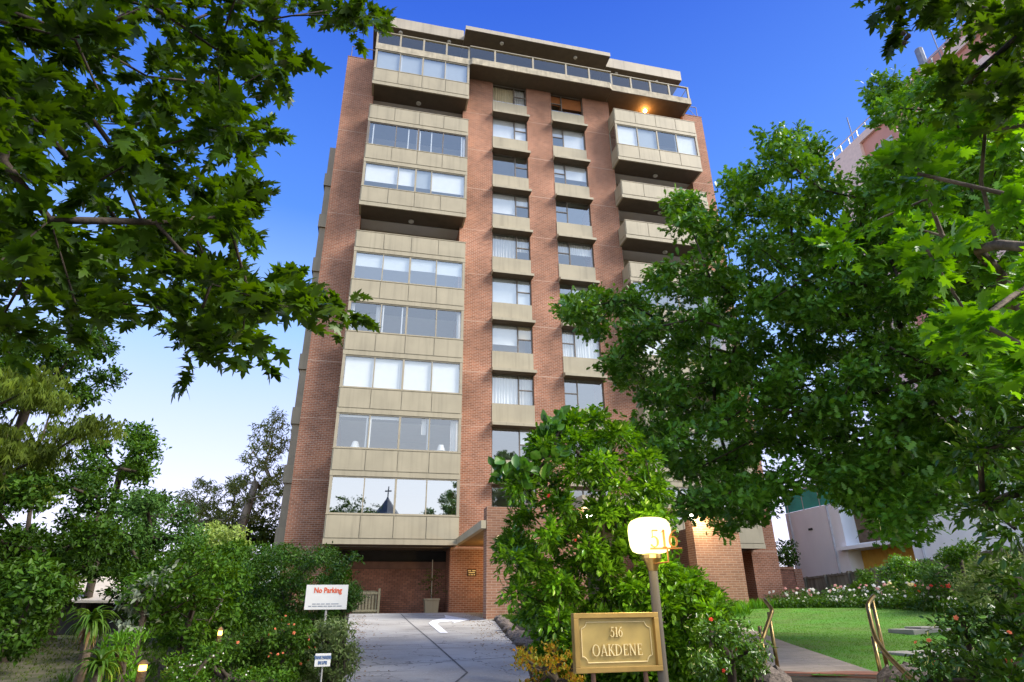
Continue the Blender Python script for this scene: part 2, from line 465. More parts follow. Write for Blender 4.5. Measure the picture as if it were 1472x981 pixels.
def asphalt():
    m, n, out = newmat('worn_driveway'); L = n.links.new
    p = n.nodes.new('ShaderNodeBsdfPrincipled'); p.inputs['Roughness'].default_value = .75; p.inputs['Specular IOR Level'].default_value = .35
    g = n.nodes.new('ShaderNodeNewGeometry')
    n1 = n.nodes.new('ShaderNodeTexNoise'); n1.inputs['Scale'].default_value = .55; n1.inputs['Detail'].default_value = 8; L(g.outputs['Position'], n1.inputs['Vector'])
    n2 = n.nodes.new('ShaderNodeTexNoise'); n2.inputs['Scale'].default_value = 30; n2.inputs['Detail'].default_value = 4; L(g.outputs['Position'], n2.inputs['Vector'])
    mp = n.nodes.new('ShaderNodeMapping'); mp.inputs['Scale'].default_value = (.25, 2.2, 1); L(g.outputs['Position'], mp.inputs[0])
    n3 = n.nodes.new('ShaderNodeTexNoise'); n3.inputs['Scale'].default_value = 1.3; n3.inputs['Detail'].default_value = 6; L(mp.outputs[0], n3.inputs['Vector'])
    def mix(fac, a, b):
        x = n.nodes.new('ShaderNodeMix'); x.data_type = 'RGBA'
        L(fac, x.inputs[0])
        for s, v in ((6, a), (7, b)):
            if isinstance(v, tuple): x.inputs[s].default_value = (*v, 1)
            else: L(v, x.inputs[s])
        return x.outputs[2]
    def mr(o, a, b):
        x = n.nodes.new('ShaderNodeMapRange'); x.inputs[1].default_value = a; x.inputs[2].default_value = b; L(o, x.inputs[0]); return x.outputs[0]
    c = mix(mr(n1.outputs[0], .35, .65), (.26, .248, .225), (.42, .405, .37))
    c = mix(mr(n3.outputs[0], .60, .72), c, (.135, .13, .12))
    c = mix(mr(n2.outputs[0], .55, .75), c, (.46, .44, .41))
    vo = n.nodes.new('ShaderNodeTexVoronoi'); vo.feature = 'DISTANCE_TO_EDGE'; vo.inputs['Scale'].default_value = .42
    nd = n.nodes.new('ShaderNodeTexNoise'); nd.inputs['Scale'].default_value = 3; nd.inputs['Detail'].default_value = 6; L(g.outputs['Position'], nd.inputs['Vector'])
    va = n.nodes.new('ShaderNodeVectorMath'); va.operation = 'SCALE'; va.inputs['Scale'].default_value = .5; L(nd.outputs['Color'], va.inputs[0])
    vb = n.nodes.new('ShaderNodeVectorMath'); vb.operation = 'ADD'; L(g.outputs['Position'], vb.inputs[0]); L(va.outputs[0], vb.inputs[1]); L(vb.outputs[0], vo.inputs['Vector'])
    lt = n.nodes.new('ShaderNodeMath'); lt.operation = 'LESS_THAN'; lt.inputs[1].default_value = .0035; L(vo.outputs['Distance'], lt.inputs[0])
    c = mix(lt.outputs[0], c, (.13, .125, .12))
    nb = n.nodes.new('ShaderNodeTexNoise'); nb.inputs['Scale'].default_value = 1.1; nb.inputs['Detail'].default_value = 3; L(g.outputs['Position'], nb.inputs['Vector'])
    c = mix(mr(nb.outputs[0], .66, .74), c, (.15, .14, .13))
    L(c, p.inputs['Base Color'])
    b = n.nodes.new('ShaderNodeBump'); b.inputs['Strength'].default_value = .7; b.inputs['Distance'].default_value = .01; L(n2.outputs[0], b.inputs['Height']); L(b.outputs[0], p.inputs['Normal'])
    L(p.outputs[0], out.inputs[0]); return m


DRV_L = [(1.35, -40), (1.5, -26), (1.5, -17), (1.4, -8), (1.35, 3.6)]
DRV_R = [(3.9, -40), (4.3, -26), (4.75, -17), (5.75, -8), (5.66, 3.6)]
DRV_R2 = [(3.9, -40), (4.3, -26), (4.72, -17), (6.0, -7), (5.66, 3.6)]
strip('driveway', DRV_L, DRV_R2, asphalt(), .004, n=120, m=12)
strip('driveway_apron', [(5.5, -6.6), (5.5, -1), (5.66, 1.0)], [(6.6, -6.05), (7.0, -5), (7.2, 1.0)], pmat('apron_concrete', (.30, .26, .19), .8, var=.15, bump=.3), -.002, n=20, m=6)
JOINT = pmat('joint_filler', (.12, .115, .11), .9, var=.3, scale=6)
def groove(name, pts, wd=.02):
    L_, R2 = [], []
    for i, (x, y) in enumerate(pts):
        a = pts[max(i - 1, 0)]; c = pts[min(i + 1, len(pts) - 1)]; d = math.hypot(c[0] - a[0], c[1] - a[1]); nx, ny = -(c[1] - a[1]) / d * wd, (c[0] - a[0]) / d * wd
        L_.append((x + nx, y + ny)); R2.append((x - nx, y - ny))
    return strip(name, L_, R2, JOINT, .009, n=40, m=1)
groove('driveway_joint', [(3.3, 3.4), (3.35, -6), (3.45, -12), (3.5, -17), (2.6, -19.5)])
for k, y in enumerate((-8.8, -12.6, -15.6, -18.4)):
    groove('driveway_joint', [(1.5, y - .25), (3.4, y), (4.6 if y < -15 else 5.3, y + .35)], .012)

# white arrow painted on the driveway (outline traced, laid on the slope)
apx = [(632.5, 911), (616, 896.7), (622, 892.6), (640.6, 888.7), (638.6, 884.9), (676, 891.4), (652.8, 896.5), (650, 894.2), (632, 895.6), (628, 897.7), (644, 911)]
ap = [gnd(u, v) for u, v in apx]
b = MB()
import mathutils.geometry as mg
b.add([(p[0], p[1], gz(p[0], p[1]) + .016) for p in ap], [list(t) for t in mg.tessellate_polygon([[Vector((p[0], p[1], 0)) for p in ap]])])
o = b.build('painted_arrow', pmat('road_paint', (.78, .79, .80), .6, var=.1, scale=9), org=(4.6, -6.5, 0))
tag(o, 'white arrow painted on the driveway bending towards the entrance', 'road marking')

LAWN = pmat('mown_lawn', (.06, .20, .012), .9, var=.3, scale=1.1, bump=.6, bscale=90, var2=(.10, .16, .025))
LW_L = [(6.9, -21.2), (9.0, -17), (10.9, -12.5), (12.6, -9.0), (15.2, -4.4)]
LW_R = [(9.5, -22.3), (16, -20.5), (22.5, -17.5), (24, -12.0), (22.8, -5.6)]
strip('lawn', LW_L, LW_R, LAWN, .003, n=60, m=30)
PATHM = brickmat('path_pavers', (.40, .32, .25), (.33, .27, .21), (.22, .18, .15), bw=.9, bh=.23, band=False, ms=.006)
# path pavers are flat: brick pattern from plan coordinates
n_ = PATHM.node_tree
for nd in n_.nodes:
    if nd.type == 'COMBXYZ':
        spn = [x for x in n_.nodes if x.type == 'SEPXYZ'][0]; n_.links.new(spn.outputs[0], nd.inputs[0]); n_.links.new(spn.outputs[1], nd.inputs[1])
PT_L = [(6.42, -20.7), (7.6, -17.5), (9.1, -13.5), (10.4, -10), (11.0, -6.2)]
PT_R = [(7.62, -21.5), (9.2, -17.6), (11.2, -13.0), (12.9, -9.8), (13.6, -6.2)]
strip('path', PT_L, PT_R, PATHM, .018, n=60, m=8)
STEPB = brickmat('step_brick', (.42, .19, .12), (.34, .15, .10), (.3, .22, .17), bw=.23, bh=.11, band=False, ms=.008)
a, c = Vector((6.40, -20.72, 0)), Vector((7.66, -21.55, 0)); dv = (c - a).normalized(); nv = Vector((dv.y, -dv.x, 0))
zt = gz(6.9, -20.9)
for k in range(3):
    b = MB(); z1 = zt + .012 - .165 * k
    p0 = a + nv * (.02 + .34 * (k - 1) if k else -.28) ; p0.z = z1 - .9
    b.obox(p0 + Vector((0, 0, 0)), dv * (c - a).length, nv * (.34 if k else .30), (0, 0, .84)); 
    q0 = p0 + nv * 0.0 - dv * .02; q0.z = z1 - .058
    b.obox(q0, dv * ((c - a).length + .04), nv * (.36 if k else .325), (0, 0, .058))
    o = b.build('steps', STEPB, org=tuple(a), bevel=.012); o['kind'] = 'structure'

# dirt patch at the left and the pad slabs in the lawn
DIRT = pmat('dry_dirt', (.11, .095, .065), .95, var=.3, scale=3, bump=.7, bscale=25, var2=(.045, .06, .018))
strip('dirt_yard', [(-12, -22), (-12, -13), (-13, -2)], [(-2.7, -22), (-2.4, -13), (-4.6, -2)], DIRT, .004, n=40, m=16)
PAD = pmat('pad_concrete', (.36, .34, .31), .85, var=.1, bump=.2)
for k, (u, v, l) in enumerate([(1336, 907, 'grey concrete pad with a raised cover set in the lawn'), (1350, 941, 'thin grey concrete strip lying in the lawn by the dark bush')]):
    p = gnd(u, v); t = thing('access_cover', l, 'cover', tuple(p))
    b = MB(); b.box(p[0] - .75, p[0] + .9, p[1] - .35, p[1] + .35, p[2] - .1, p[2] + .04); b.build('slab', PAD, t, bevel=.01)
    if k == 0: MB().box(p[0] - .3, p[0] + .25, p[1] - .1, p[1] + .35, p[2] + .045, p[2] + .08).build('lid', PAD, t, bevel=.01)

# ------------------------------------------------------------------ the apartment building
H = 2.9
zb = lambda n: 2.85 + (n - 1) * H
ZT = 31.84
BLD = thing('apartment_building', 'tall brick apartment block with beige balcony bands and flat roof', 'building', (10.4, 1.05, .1))


def part(name, mat, *boxes, parent=BLD, bevel=0):
    b = MB()
    for q in boxes: b.box(*q)
    return b.build(name, mat, parent, bevel=bevel)


YB = 1.05
for x0, x1, yd in ((-1.68, .1, 9), (5.6, 7.5, 2.6), (9.75, 11.42, 1.5), (13.65, 15.5, 2.6), (21.0, 22.5, 9)):
    part('brick_pier', BRICK, (x0, x1, YB, yd, -.3, ZT), )
part('side_wall', BRICK, (-1.68, -1.3, 9.0, 22, -.3, ZT)); part('side_wall', BRICK, (22.1, 22.5, 9.0, 22, -.3, ZT))
part('rear_wall', BRICK, (-1.3, 22.1, 21.6, 22, -.3, ZT))
part('core_wall', ROOM, (.1, 21.0, 5.2, 5.5, -.3, ZT - .3))
for n in range(1, 11):
    part('floor_slab', FLOORC, (.11, 20.99, 1.42, 5.19, zb(n) - .0, zb(n) + .22))
part('roof_deck', CONC, (-1.3, 22.1, 5.6, 21.5, ZT - .3, ZT - .02))
for x0 in (2.85, 8.6, 12.5, 18.2): pass
part('party_wall', ROOM, (6.5, 6.7, 2.62, 5.18, 2.9, ZT - .4)); part('party_wall', ROOM, (14.4, 14.6, 2.62, 5.18, 2.9, ZT - .4)); part('party_wall', ROOM, (10.5, 10.7, 1.52, 5.18, 2.9, ZT - .4))


def soffit_light(x, y, z, r=.15):
    b = MB(); b.lathe([(r * .7, 0), (r, -.03), (r, -.09), (r * .8, -.13)], (x, y, z), 14); return b.build('ceiling_light', DIFF, BLD, smooth=False)


LEFT, RIGHT = 0.0, 15.35
ENCL = {LEFT: (1, 2, 3, 4, 5, 7, 8, 10), RIGHT: (1, 2, 4, 5, 9)}


def parapet(x0, n):
    z = zb(n); x1 = x0 + 5.8
    b = MB(); b.box(x0, x1, 0, .10, z, z + 1.2); b.box(x0, x0 + .10, .10, YB - .003, z, z + 1.2); b.box(x1 - .10, x1, .10, YB - .003, z, z + 1.2)
    b.box(x0 - .02, x1 + .02, -.03, .13, z + 1.2, z + 1.24)       # capping
    b.box(x0 - .012, x1 + .012, -.012, .03, z - .02, z + .20)     # bottom band
    par = b.build('balcony_parapet', PANEL, BLD)
    wd = (5.8 - .06) / 4
    for k in range(4):
        a = x0 + .03 + wd * k
        bx('panel', PANEL, par, a + .018, a + wd - .018, -.026, .02, z + .235, z + 1.165)
    for xs in (x0, x1):
        s = -1 if xs == x0 else 1
        bx('panel', PANEL, par, min(xs, xs + s * .024), max(xs, xs + s * .024), .14, YB - .1, z + .235, z + 1.165)
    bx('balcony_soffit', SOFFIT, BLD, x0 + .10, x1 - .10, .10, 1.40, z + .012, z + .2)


def pane(x0, x1, y, z0, z1): return MB().add([(x0, y, z0), (x1, y, z0), (x1, y, z1), (x0, y, z1)], [(0, 1, 2, 3)])


def bay_window(x0, n, splits=(0, .25, .5, .75, 1), glass=None, cover=(), wf=(), fr=FRAMEB):
    z0, z1 = zb(n) + 1.24, zb(n + 1) - .025; x1 = x0 + 5.8; a, c = x0 + .13, x1 - .13
    if n == 10: z1 = 31.74
    b = MB(); b.box(x0, a, 0.0, .13, z0, z1); b.box(c, x1, 0.0, .13, z0, z1)
    b.box(a, c, .02, .10, z0, z0 + .045); b.box(a, c, .02, .10, z1 - .06, z1)
    for s in splits[1:-1]:
        q = a + (c - a) * s; wd = .045 if abs(s - .5) < .02 else .026
        b.box(q - wd, q + wd, .015, .105, z0 + .045, z1 - .06)
    for xs in (x0, x1): b.box(xs, xs + .05, YB - .08, YB - .004, z0, z1) if xs == x0 else b.box(xs - .05, xs, YB - .08, YB - .004, z0, z1)
    f = b.build('bay_window', fr, BLD)
    g = pane(a, c, .06, z0 + .045, z1 - .06)
    for xs in (x0 + .03, x1 - .03): g.add([(xs, .13, z0), (xs, YB - .08, z0), (xs, YB - .08, z1), (xs, .13, z1)], [(0, 1, 2, 3)])
    g.build('pane', glass or GLASS, f)
    for s in wf:       # white sliding sash stiles seen through the glass
        q = a + (c - a) * s; bx('sash', WHITEF, f, q - .03, q + .03, .105, .14, z0 + .05, z1 - .08)
    for (s0, s1, frac, mat, kind) in cover:
        q0, q1 = a + (c - a) * s0 + .03, a + (c - a) * s1 - .03
        if kind == 'blind': bx('blind', mat, f, q0, q1, .15, .17, z1 - .06 - (z1 - z0 - .10) * frac, z1 - .07)
        else: drape(q0, q1, .22, z1 - .06 - (z1 - z0 - .10) * frac, z1 - .07).build('curtain', mat, f)
    return f


for x0 in (LEFT, RIGHT):
    for n in range(1, 11): parapet(x0, n)
bay_window(LEFT, 10, glass=GLASS, cover=[(0, 1, 1, GREYB, 'blind')], wf=(.265, .49, .755))
bay_window(LEFT, 8, (0, .27, .5, .76, 1), cover=[(.95, 1, 1, SHEER, 'drape')], wf=(.04, .40, .49, .52, .64, .96), fr=BROWNF)
bay_window(LEFT, 7, (0, .325, .5, .66, 1), cover=[(0, .325, .74, BLIND, 'blind'), (.325, .5, .74, BLIND, 'blind'), (.5, .66, .76, GREYB, 'blind'), (.66, 1, .82, BLIND, 'blind')])
bay_window(LEFT, 5, glass=GLASSM, cover=[(0, .25, .48, BLIND, 'blind'), (.25, .5, .52, BLIND, 'blind'), (.5, .75, .45, BLIND, 'blind'), (.75, 1, .5, BLIND, 'blind')])
bay_window(LEFT, 4, (0, .27, .5, .77, 1), cover=[(.0, .04, 1, SHEER, 'drape'), (.22, .27, 1, SHEER, 'drape'), (.96, 1, 1, SHEER, 'drape')], wf=(.29, .46))
bay_window(LEFT, 3, cover=[(0, .25, 1, BLIND, 'blind'), (.25, .5, 1, BLIND, 'blind'), (.5, .75, 1, BLIND, 'blind'), (.75, 1, 1, BLIND, 'blind')], wf=(.47,))
bay_window(LEFT, 2, cover=[(0, .25, .06, BLIND, 'blind'), (.25, .5, .09, BLIND, 'blind'), (.93, 1, 1, SHEER, 'drape'), (.68, .73, .5, SHEER, 'drape')], wf=(.23, .26, .74))
bay_window(LEFT, 1, glass=GLASSR)
bay_window(RIGHT, 9, cover=[(0, .25, 1, BLIND, 'blind'), (.25, .5, 1, GREYB, 'blind'), (.75, 1, 1, BLIND, 'blind')], wf=(.49, .74))
bay_window(RIGHT, 5, glass=GLASSM)
bay_window(RIGHT, 4, cover=[(0, .5, 1, BLIND, 'blind')]); bay_window(RIGHT, 2); bay_window(RIGHT, 1, cover=[(0, 1, 1, BLIND, 'blind')])
for x0 in (LEFT, RIGHT):
    for n in range(1, 11):
        if n in ENCL[x0]: continue
        z = zb(n) + .22; zt_ = zb(n + 1) if n < 10 else 31.7
        b = MB(); b.box(x0 + .12, x0 + 1.5, 2.4, 2.5, z, zt_); b.box(x0 + 4.1, x0 + 5.68, 2.4, 2.5, z, zt_)
        b.box(x0 + 1.5, x0 + 4.1, 2.4, 2.5, z + 2.3, zt_)
        wl = b.build('balcony_wall', PANEL, BLD)
        b = MB()
        for q in (1.5, 2.36, 3.24, 4.04): b.box(x0 + q, x0 + q + .06, 2.41, 2.47, z, z + 2.3)
        b.box(x0 + 1.56, x0 + 4.04, 2.415, 2.465, z + 2.24, z + 2.295)
        d = b.build('balcony_door', BROWNF, BLD); pane(x0 + 1.56, x0 + 4.04, 2.44, z, z + 2.24).build('pane', GLASS, d)
        part('balcony_side', BRICK, (x0 + .101, x0 + .118, 1.41, 2.39, z, zt_ - .0)) if x0 else None
# lights under the balconies that show one
for (x, n) in ((2.83, 10), (2.85, 7), (18.3, 9), (18.3, 8), (18.3, 7), (18.3, 6)):
    soffit_light(x, 1.0, zb(n) + .012)
# lit lamp on the right top balcony ceiling
b = MB(); b.lathe([(.05, .02), (.11, -.03), (.13, -.1), (.09, -.17), (.03, -.19)], (18.24, 1.14, 31.74), 14)
b.build('lit_ceiling_lamp', emat('warm_bulb', (1, .55, .16), 25), BLD, smooth=True)
pl = bpy.data.lights.new('balcony_light', 'POINT'); pl.energy = 45; pl.color = (1, .42, .10); pl.shadow_soft_size = .12
po = bpy.data.objects.new('balcony_light', pl); COL.objects.link(po); po.location = (18.24, 1.14, 31.42)

# two columns of windows with hooded spandrels
def col_window(x0, x1, n, big_left, glass=None, big=None, small=None):
    z0, z1 = zb(n) + 1.2, zb(n + 1) - .03
    if n == 10: z1 = 31.7
    xm = x0 + (1.45 if big_left else .76); y = 1.16
    b = MB(); b.box(x0, x0 + .05, y, y + .07, z0, z1); b.box(x1 - .05, x1, y, y + .07, z0, z1); b.box(x0 + .05, x1 - .05, y, y + .07, z0, z0 + .05); b.box(x0 + .05, x1 - .05, y, y + .07, z1 - .05, z1)
    b.box(xm - .03, xm + .03, y - .005, y + .075, z0 + .05, z1 - .05)
    s0, s1 = (xm + .03, x1 - .05) if big_left else (x0 + .05, xm - .03); zm = (z0 + z1) / 2
    b.box(s0, s1, y + .002, y + .068, zm - .03, zm + .03)
    f = b.build('window', BROWNF, BLD)
    pane(x0 + .05, x1 - .05, y + .035, z0 + .05, z1 - .05).build('pane', glass or GLASS, f)
    bl = (x0 + .06, xm - .04) if big_left else (xm + .04, x1 - .06)
    for rng, spec in ((bl, big), ((s0 + .01, s1 - .01), small)):
        if not spec: continue
        mat, frac, kind = spec
        if kind == 'blind': bx('blind', mat, f, rng[0], rng[1], y + .13, y + .15, z1 - .05 - (z1 - z0 - .1) * frac, z1 - .051)
        else: drape(rng[0], rng[1], y + .2, z1 - .05 - (z1 - z0 - .1) * frac, z1 - .051, .03).build('curtain', mat, f)


def hood(x0, x1, n):
    z = zb(n); b = MB(); b.box(x0, x1, 1.02, 1.17, z + .08, z + 1.2)
    a, c = x0 - .05, x1 + .07; f = .62
    b.add([(a, 1.04, z - .03), (a, f, z - .03), (a, f, z + .12), (a, 1.04, z + .25), (c, 1.04, z - .03), (c, f, z - .03), (c, f, z + .12), (c, 1.04, z + .25)],
          [(0, 1, 2, 3), (7, 6, 5, 4), (0, 4, 5, 1), (1, 5, 6, 2), (2, 6, 7, 3), (3, 7, 4, 0)])
    h = b.build('window_hood', PANEL, BLD)
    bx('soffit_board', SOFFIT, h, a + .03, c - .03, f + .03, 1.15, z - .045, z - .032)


W_ = lambda m, f=1.0: (m, f, 'blind'); D_ = lambda m, f=1.0: (m, f, 'drape')
CA = {10: (None, D_(CREAM), D_(SHEER)), 9: (None, W_(BLIND), W_(BLIND)), 8: (None, None, None), 7: (None, W_(BLIND, .85), W_(SHEER, .4)), 6: (None, D_(SHEER), D_(SHEER, .6)),
      5: (GLASSM, W_(BLIND), W_(BLIND)), 4: (None, W_(BLIND, .72), W_(CREAM, .5)), 3: (None, D_(BLIND), D_(SHEER)), 2: (GLASSM, None, W_(BLIND, .5)), 1: (None, None, None)}
CB = {10: (None, W_(ORANGE, .62), W_(ORANGE, .55)), 9: (None, W_(BLIND, .9), W_(SHEER, .45)), 8: (None, W_(BLIND, .66), W_(BLIND, .62)), 7: (GLASSM, None, None), 6: (None, D_(BLIND, .45), D_(SHEER, .5)),
      5: (GLASSM, W_(BLIND, .7), None), 4: (None, D_(BLIND), D_(BLIND)), 3: (GLASSM, None, None), 2: (None, None, None), 1: (None, None, None)}
for n in range(1, 11):
    g, a, c = CA[n]; col_window(7.5, 9.75, n, True, g, a, c); hood(7.5, 9.75, n)
    g, a, c = CB[n]; col_window(11.42, 13.65, n, False, g, a, c); hood(11.42, 13.65, n)
part('warm_glow_wall', ORANGE, (12.2, 13.6, 1.9, 1.95, zb(10) + .3, 31.6)); part('warm_glow_wall', CREAM, (7.6, 9.6, 2.2, 2.25, zb(4) + .3, zb(5) - .1))  # coloured sheets standing in for warm lamplight inside these rooms

# projecting windows on the left flank
for n in range(1, 9):
    z = zb(n); part('flank_spandrel', PANEL, (-2.3, -1.683, 2.8, 6.2, z + .1, z + .95))
    b = MB(); b.box(-2.22, -1.69, 2.9, 2.97, z + .953, z + 2.99); b.box(-2.22, -1.69, 6.0, 6.07, z + .953, z + 2.99); b.box(-2.22, -2.16, 2.97, 6.0, z + 1.8, z + 1.86)
    f = b.build('flank_window', FRAMEB, BLD); MB().add([(-2.19, 2.97, z + .953), (-2.19, 6.0, z + .953), (-2.19, 6.0, z + 2.99), (-2.19, 2.97, z + 2.99)], [(0, 1, 2, 3)]).build('pane', GLASSM, f)

# roof terrace, balustrade, penthouse
b = MB(); b.prism([(-.02, -.02), (5.8, -.02), (5.95, -.16), (15.2, -.16), (15.35, -.02), (21.17, -.02), (21.17, 5.4), (-.02, 5.4)], 31.76, 32.25)
b.build('terrace_slab', CONC, BLD)
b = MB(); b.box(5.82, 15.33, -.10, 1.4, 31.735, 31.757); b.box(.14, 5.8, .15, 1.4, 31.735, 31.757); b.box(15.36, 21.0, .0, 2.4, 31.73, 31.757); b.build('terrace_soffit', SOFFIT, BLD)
RP = [0.03, 1.45, 2.89, 4.33, 5.76, 7.43, 9.95, 12.2, 13.81, 15.43, 16.85, 18.26, 19.66, 21.1]
ry = lambda x: -.06 if 5.9 < x < 15.2 else .08
for x in RP: part('rail_post', FRAMEB, (x - .055, x + .055, ry(x) - .02, ry(x) + .09, 32.252, 33.3))
b = MB()
for (a, c) in ((.0, 5.8), (5.8, 15.38), (15.38, 21.15)):
    yy = ry((a + c) / 2); b.box(a, c, yy - .035, yy + .10, 33.302, 33.36)
b.build('handrail', FRAMEB, BLD)
for i in range(len(RP) - 1):
    a, c = RP[i] + .06, RP[i + 1] - .06; yy = ry((a + c) / 2) + .035
    pane(a, c, yy, 32.27, 33.28).build('glass_panel', GLASSC, BLD)
b = MB(); b.tube([(21.1, .12, 33.33), (21.1, 2.6, 33.33), (21.1, 2.6, 32.3)], .03, 6); b.tube([(21.1, 1.2, 33.33), (21.1, 2.6, 32.3)], .02, 6)
b.build('side_rail', BROWNF, BLD)
b = MB(); b.tube([(22.3, 1.2, 31.84), (22.3, 1.2, 32.85), (21.2, 1.2, 32.85)], .03, 6); b.tube([(22.25, 1.2, 31.9), (21.5, 1.2, 32.85)], .02, 6); b.build('side_rail', BROWNF, BLD)
b = MB(); b.tube([(-1.5, 1.2, 31.84), (-1.5, 1.2, 32.9), (-.05, 1.2, 32.9)], .03, 6); b.build('side_rail', BROWNF, BLD)
part('parapet_coping', BRICK, (-1.69, .0, YB - .02, 4, ZT, ZT + .05)); part('parapet_coping', BRICK, (21.2, 22.52, YB - .02, 4, ZT, ZT + .05))
b = MB(); b.box(.1, .5, 2.9, 9, 32.25, 34.83); b.box(20.6, 21.0, 2.9, 9, 32.25, 34.83); b.box(.5, 20.6, 8.8, 9, 32.25, 34.83); b.build('penthouse_wall', PANEL, BLD)
b = MB()
for x in np.arange(.5, 20.7, 1.43): b.box(x, x + .06, 2.9, 2.97, 32.25, 34.8)
b.box(.5, 20.6, 2.905, 2.965, 34.72, 34.8)
f = b.build('penthouse_window', WHITEF, BLD); pane(.5, 20.6, 2.935, 32.25, 34.72).build('pane', GLASS, f)
drape(.6, 5.3, 3.2, 32.3, 34.7, .06, 110).build('curtain', BLIND, f); drape(17.3, 18.2, 3.2, 32.3, 34.7, .06, 30).build('curtain', BLIND, f); drape(19.4, 20.4, 3.2, 32.3, 34.7, .06, 30).build('curtain', BLIND, f)
part('roof_fascia', ROOFB, (-.36, 5.49, .85, 9.5, 34.86, 35.72)); part('roof_fascia', ROOFB, (15.52, 21.28, .85, 9.5, 34.86, 35.72))
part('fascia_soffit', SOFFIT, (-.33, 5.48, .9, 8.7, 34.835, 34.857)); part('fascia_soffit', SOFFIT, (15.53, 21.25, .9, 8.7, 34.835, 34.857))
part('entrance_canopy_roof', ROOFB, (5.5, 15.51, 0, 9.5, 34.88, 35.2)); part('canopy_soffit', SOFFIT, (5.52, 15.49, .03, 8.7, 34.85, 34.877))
for x, y in ((1.38, 1.12), (4.56, 1.15), (8.0, .5), (13.16, .54), (16.41, 1.22), (19.51, 1.27)): soffit_light(x, y, 34.835, .13)

# garage recess under the left bay
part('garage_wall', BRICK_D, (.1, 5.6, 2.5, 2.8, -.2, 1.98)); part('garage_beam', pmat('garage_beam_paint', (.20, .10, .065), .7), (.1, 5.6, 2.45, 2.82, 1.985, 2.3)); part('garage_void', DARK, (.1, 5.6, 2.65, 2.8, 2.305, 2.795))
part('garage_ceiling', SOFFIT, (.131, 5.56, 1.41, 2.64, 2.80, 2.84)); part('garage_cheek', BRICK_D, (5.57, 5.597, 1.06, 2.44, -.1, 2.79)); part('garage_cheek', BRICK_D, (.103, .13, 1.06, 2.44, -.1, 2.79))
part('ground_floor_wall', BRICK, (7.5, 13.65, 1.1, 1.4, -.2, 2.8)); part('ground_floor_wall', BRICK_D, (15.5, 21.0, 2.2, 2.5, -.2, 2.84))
# porch: two wing walls, roof slab, beam from the bay to the wall
part('porch_wall', BRICK_P, (5.92, 9.6, -6.0, -5.4, -.6, 3.62)); part('porch_wall', BRICK_P, (14.0, 15.95, -6.0, -5.4, -.6, 3.62))
part('porch_wall', BRICK_P, (15.6, 15.949, -5.398, 1.04, -.6, 3.4)); part('porch_wall', BRICK_P, (9.3, 9.6, -5.398, 1.04, -.6, 3.4))
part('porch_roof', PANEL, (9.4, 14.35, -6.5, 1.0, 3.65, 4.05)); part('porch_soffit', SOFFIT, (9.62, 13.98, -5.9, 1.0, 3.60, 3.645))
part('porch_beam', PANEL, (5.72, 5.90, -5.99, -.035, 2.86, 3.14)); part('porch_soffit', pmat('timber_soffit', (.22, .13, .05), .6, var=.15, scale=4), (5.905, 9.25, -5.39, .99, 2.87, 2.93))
b = MB(); b.box(10.4, 13.2, .9, 1.0, .1, 3.0); b.build('entrance_door', DARK, BLD)
for (x, z) in ((9.72, 3.33), (13.9, 3.38)):
    b = MB(); b.lathe([(.04, .1), (.1, .06), (.13, 0), (.1, -.07), (.03, -.1)], (x, -6.2, z), 14); b.build('porch_lamp', emat('porch_bulb', (1, .93, .78), 22), BLD, smooth=True)
    pl = bpy.data.lights.new('porch_light', 'POINT'); pl.energy = 60; pl.color = (1, .78, .42); pl.shadow_soft_size = .12
    po = bpy.data.objects.new('porch_light', pl); COL.objects.link(po); po.location = (x + (.35 if x > 12 else .2), -6.45, z - .1)
pl = bpy.data.lights.new('pillar_light', 'POINT'); pl.energy = 42; pl.color = (1, .62, .2); pl.shadow_soft_size = .1
po = bpy.data.objects.new('pillar_light', pl); COL.objects.link(po); po.location = (7.6, -1.2, 2.1)
b = MB(); b.lathe([(.04, .08), (.09, 0), (.06, -.1)], (7.6, -1.2, 2.3), 10); b.tube([(7.6, -1.2, 2.37), (7.6, -1.2, 2.87)], .012, 6); b.build('pendant_lamp', BULB, BLD)
serif_text('lettering', '516', .26, GOLDL, BLD, (7.0, -6.0, 2.84), (1, 0, 0), (0, 0, 1), .03)
serif_text('lettering', 'OAKDENE', .26, GOLDL, BLD, (7.0, -6.0, 2.36), (1, 0, 0), (0, 0, 1), .03, 1.0)
PLQ = bx('wall_plaque', pmat('plaque_bronze', (.06, .025, .012), .4), BLD, 6.37, 6.79, 1.015, 1.048, 1.60, 1.90)
b = MB()
for z, x0, x1 in ((1.83, 6.41, 6.55), (1.83, 6.6, 6.76), (1.75, 6.44, 6.72), (1.66, 6.44, 6.50), (1.66, 6.53, 6.64), (1.66, 6.67, 6.73)): b.box(x0, x1, 1.008, 1.018, z - .018, z + .022)
b.build('plaque_lines', GOLDL, PLQ)
# low brick wall beyond the right pier
t = thing('low_brick_wall', 'low dark brick wall with a paler end pier right of the block', 'wall', (24.0, 2.5, .1))
MB().box(22.6, 24.35, 2.5, 2.8, -.2, 2.0).build('wall', BRICK_D, t); MB().box(24.352, 24.8, 2.45, 2.9, -.2, 2.05).build('pier', BRICK, t); MB().box(22.55, 24.351, 2.46, 2.84, 2.003, 2.14).build('coping', BRICK, t)

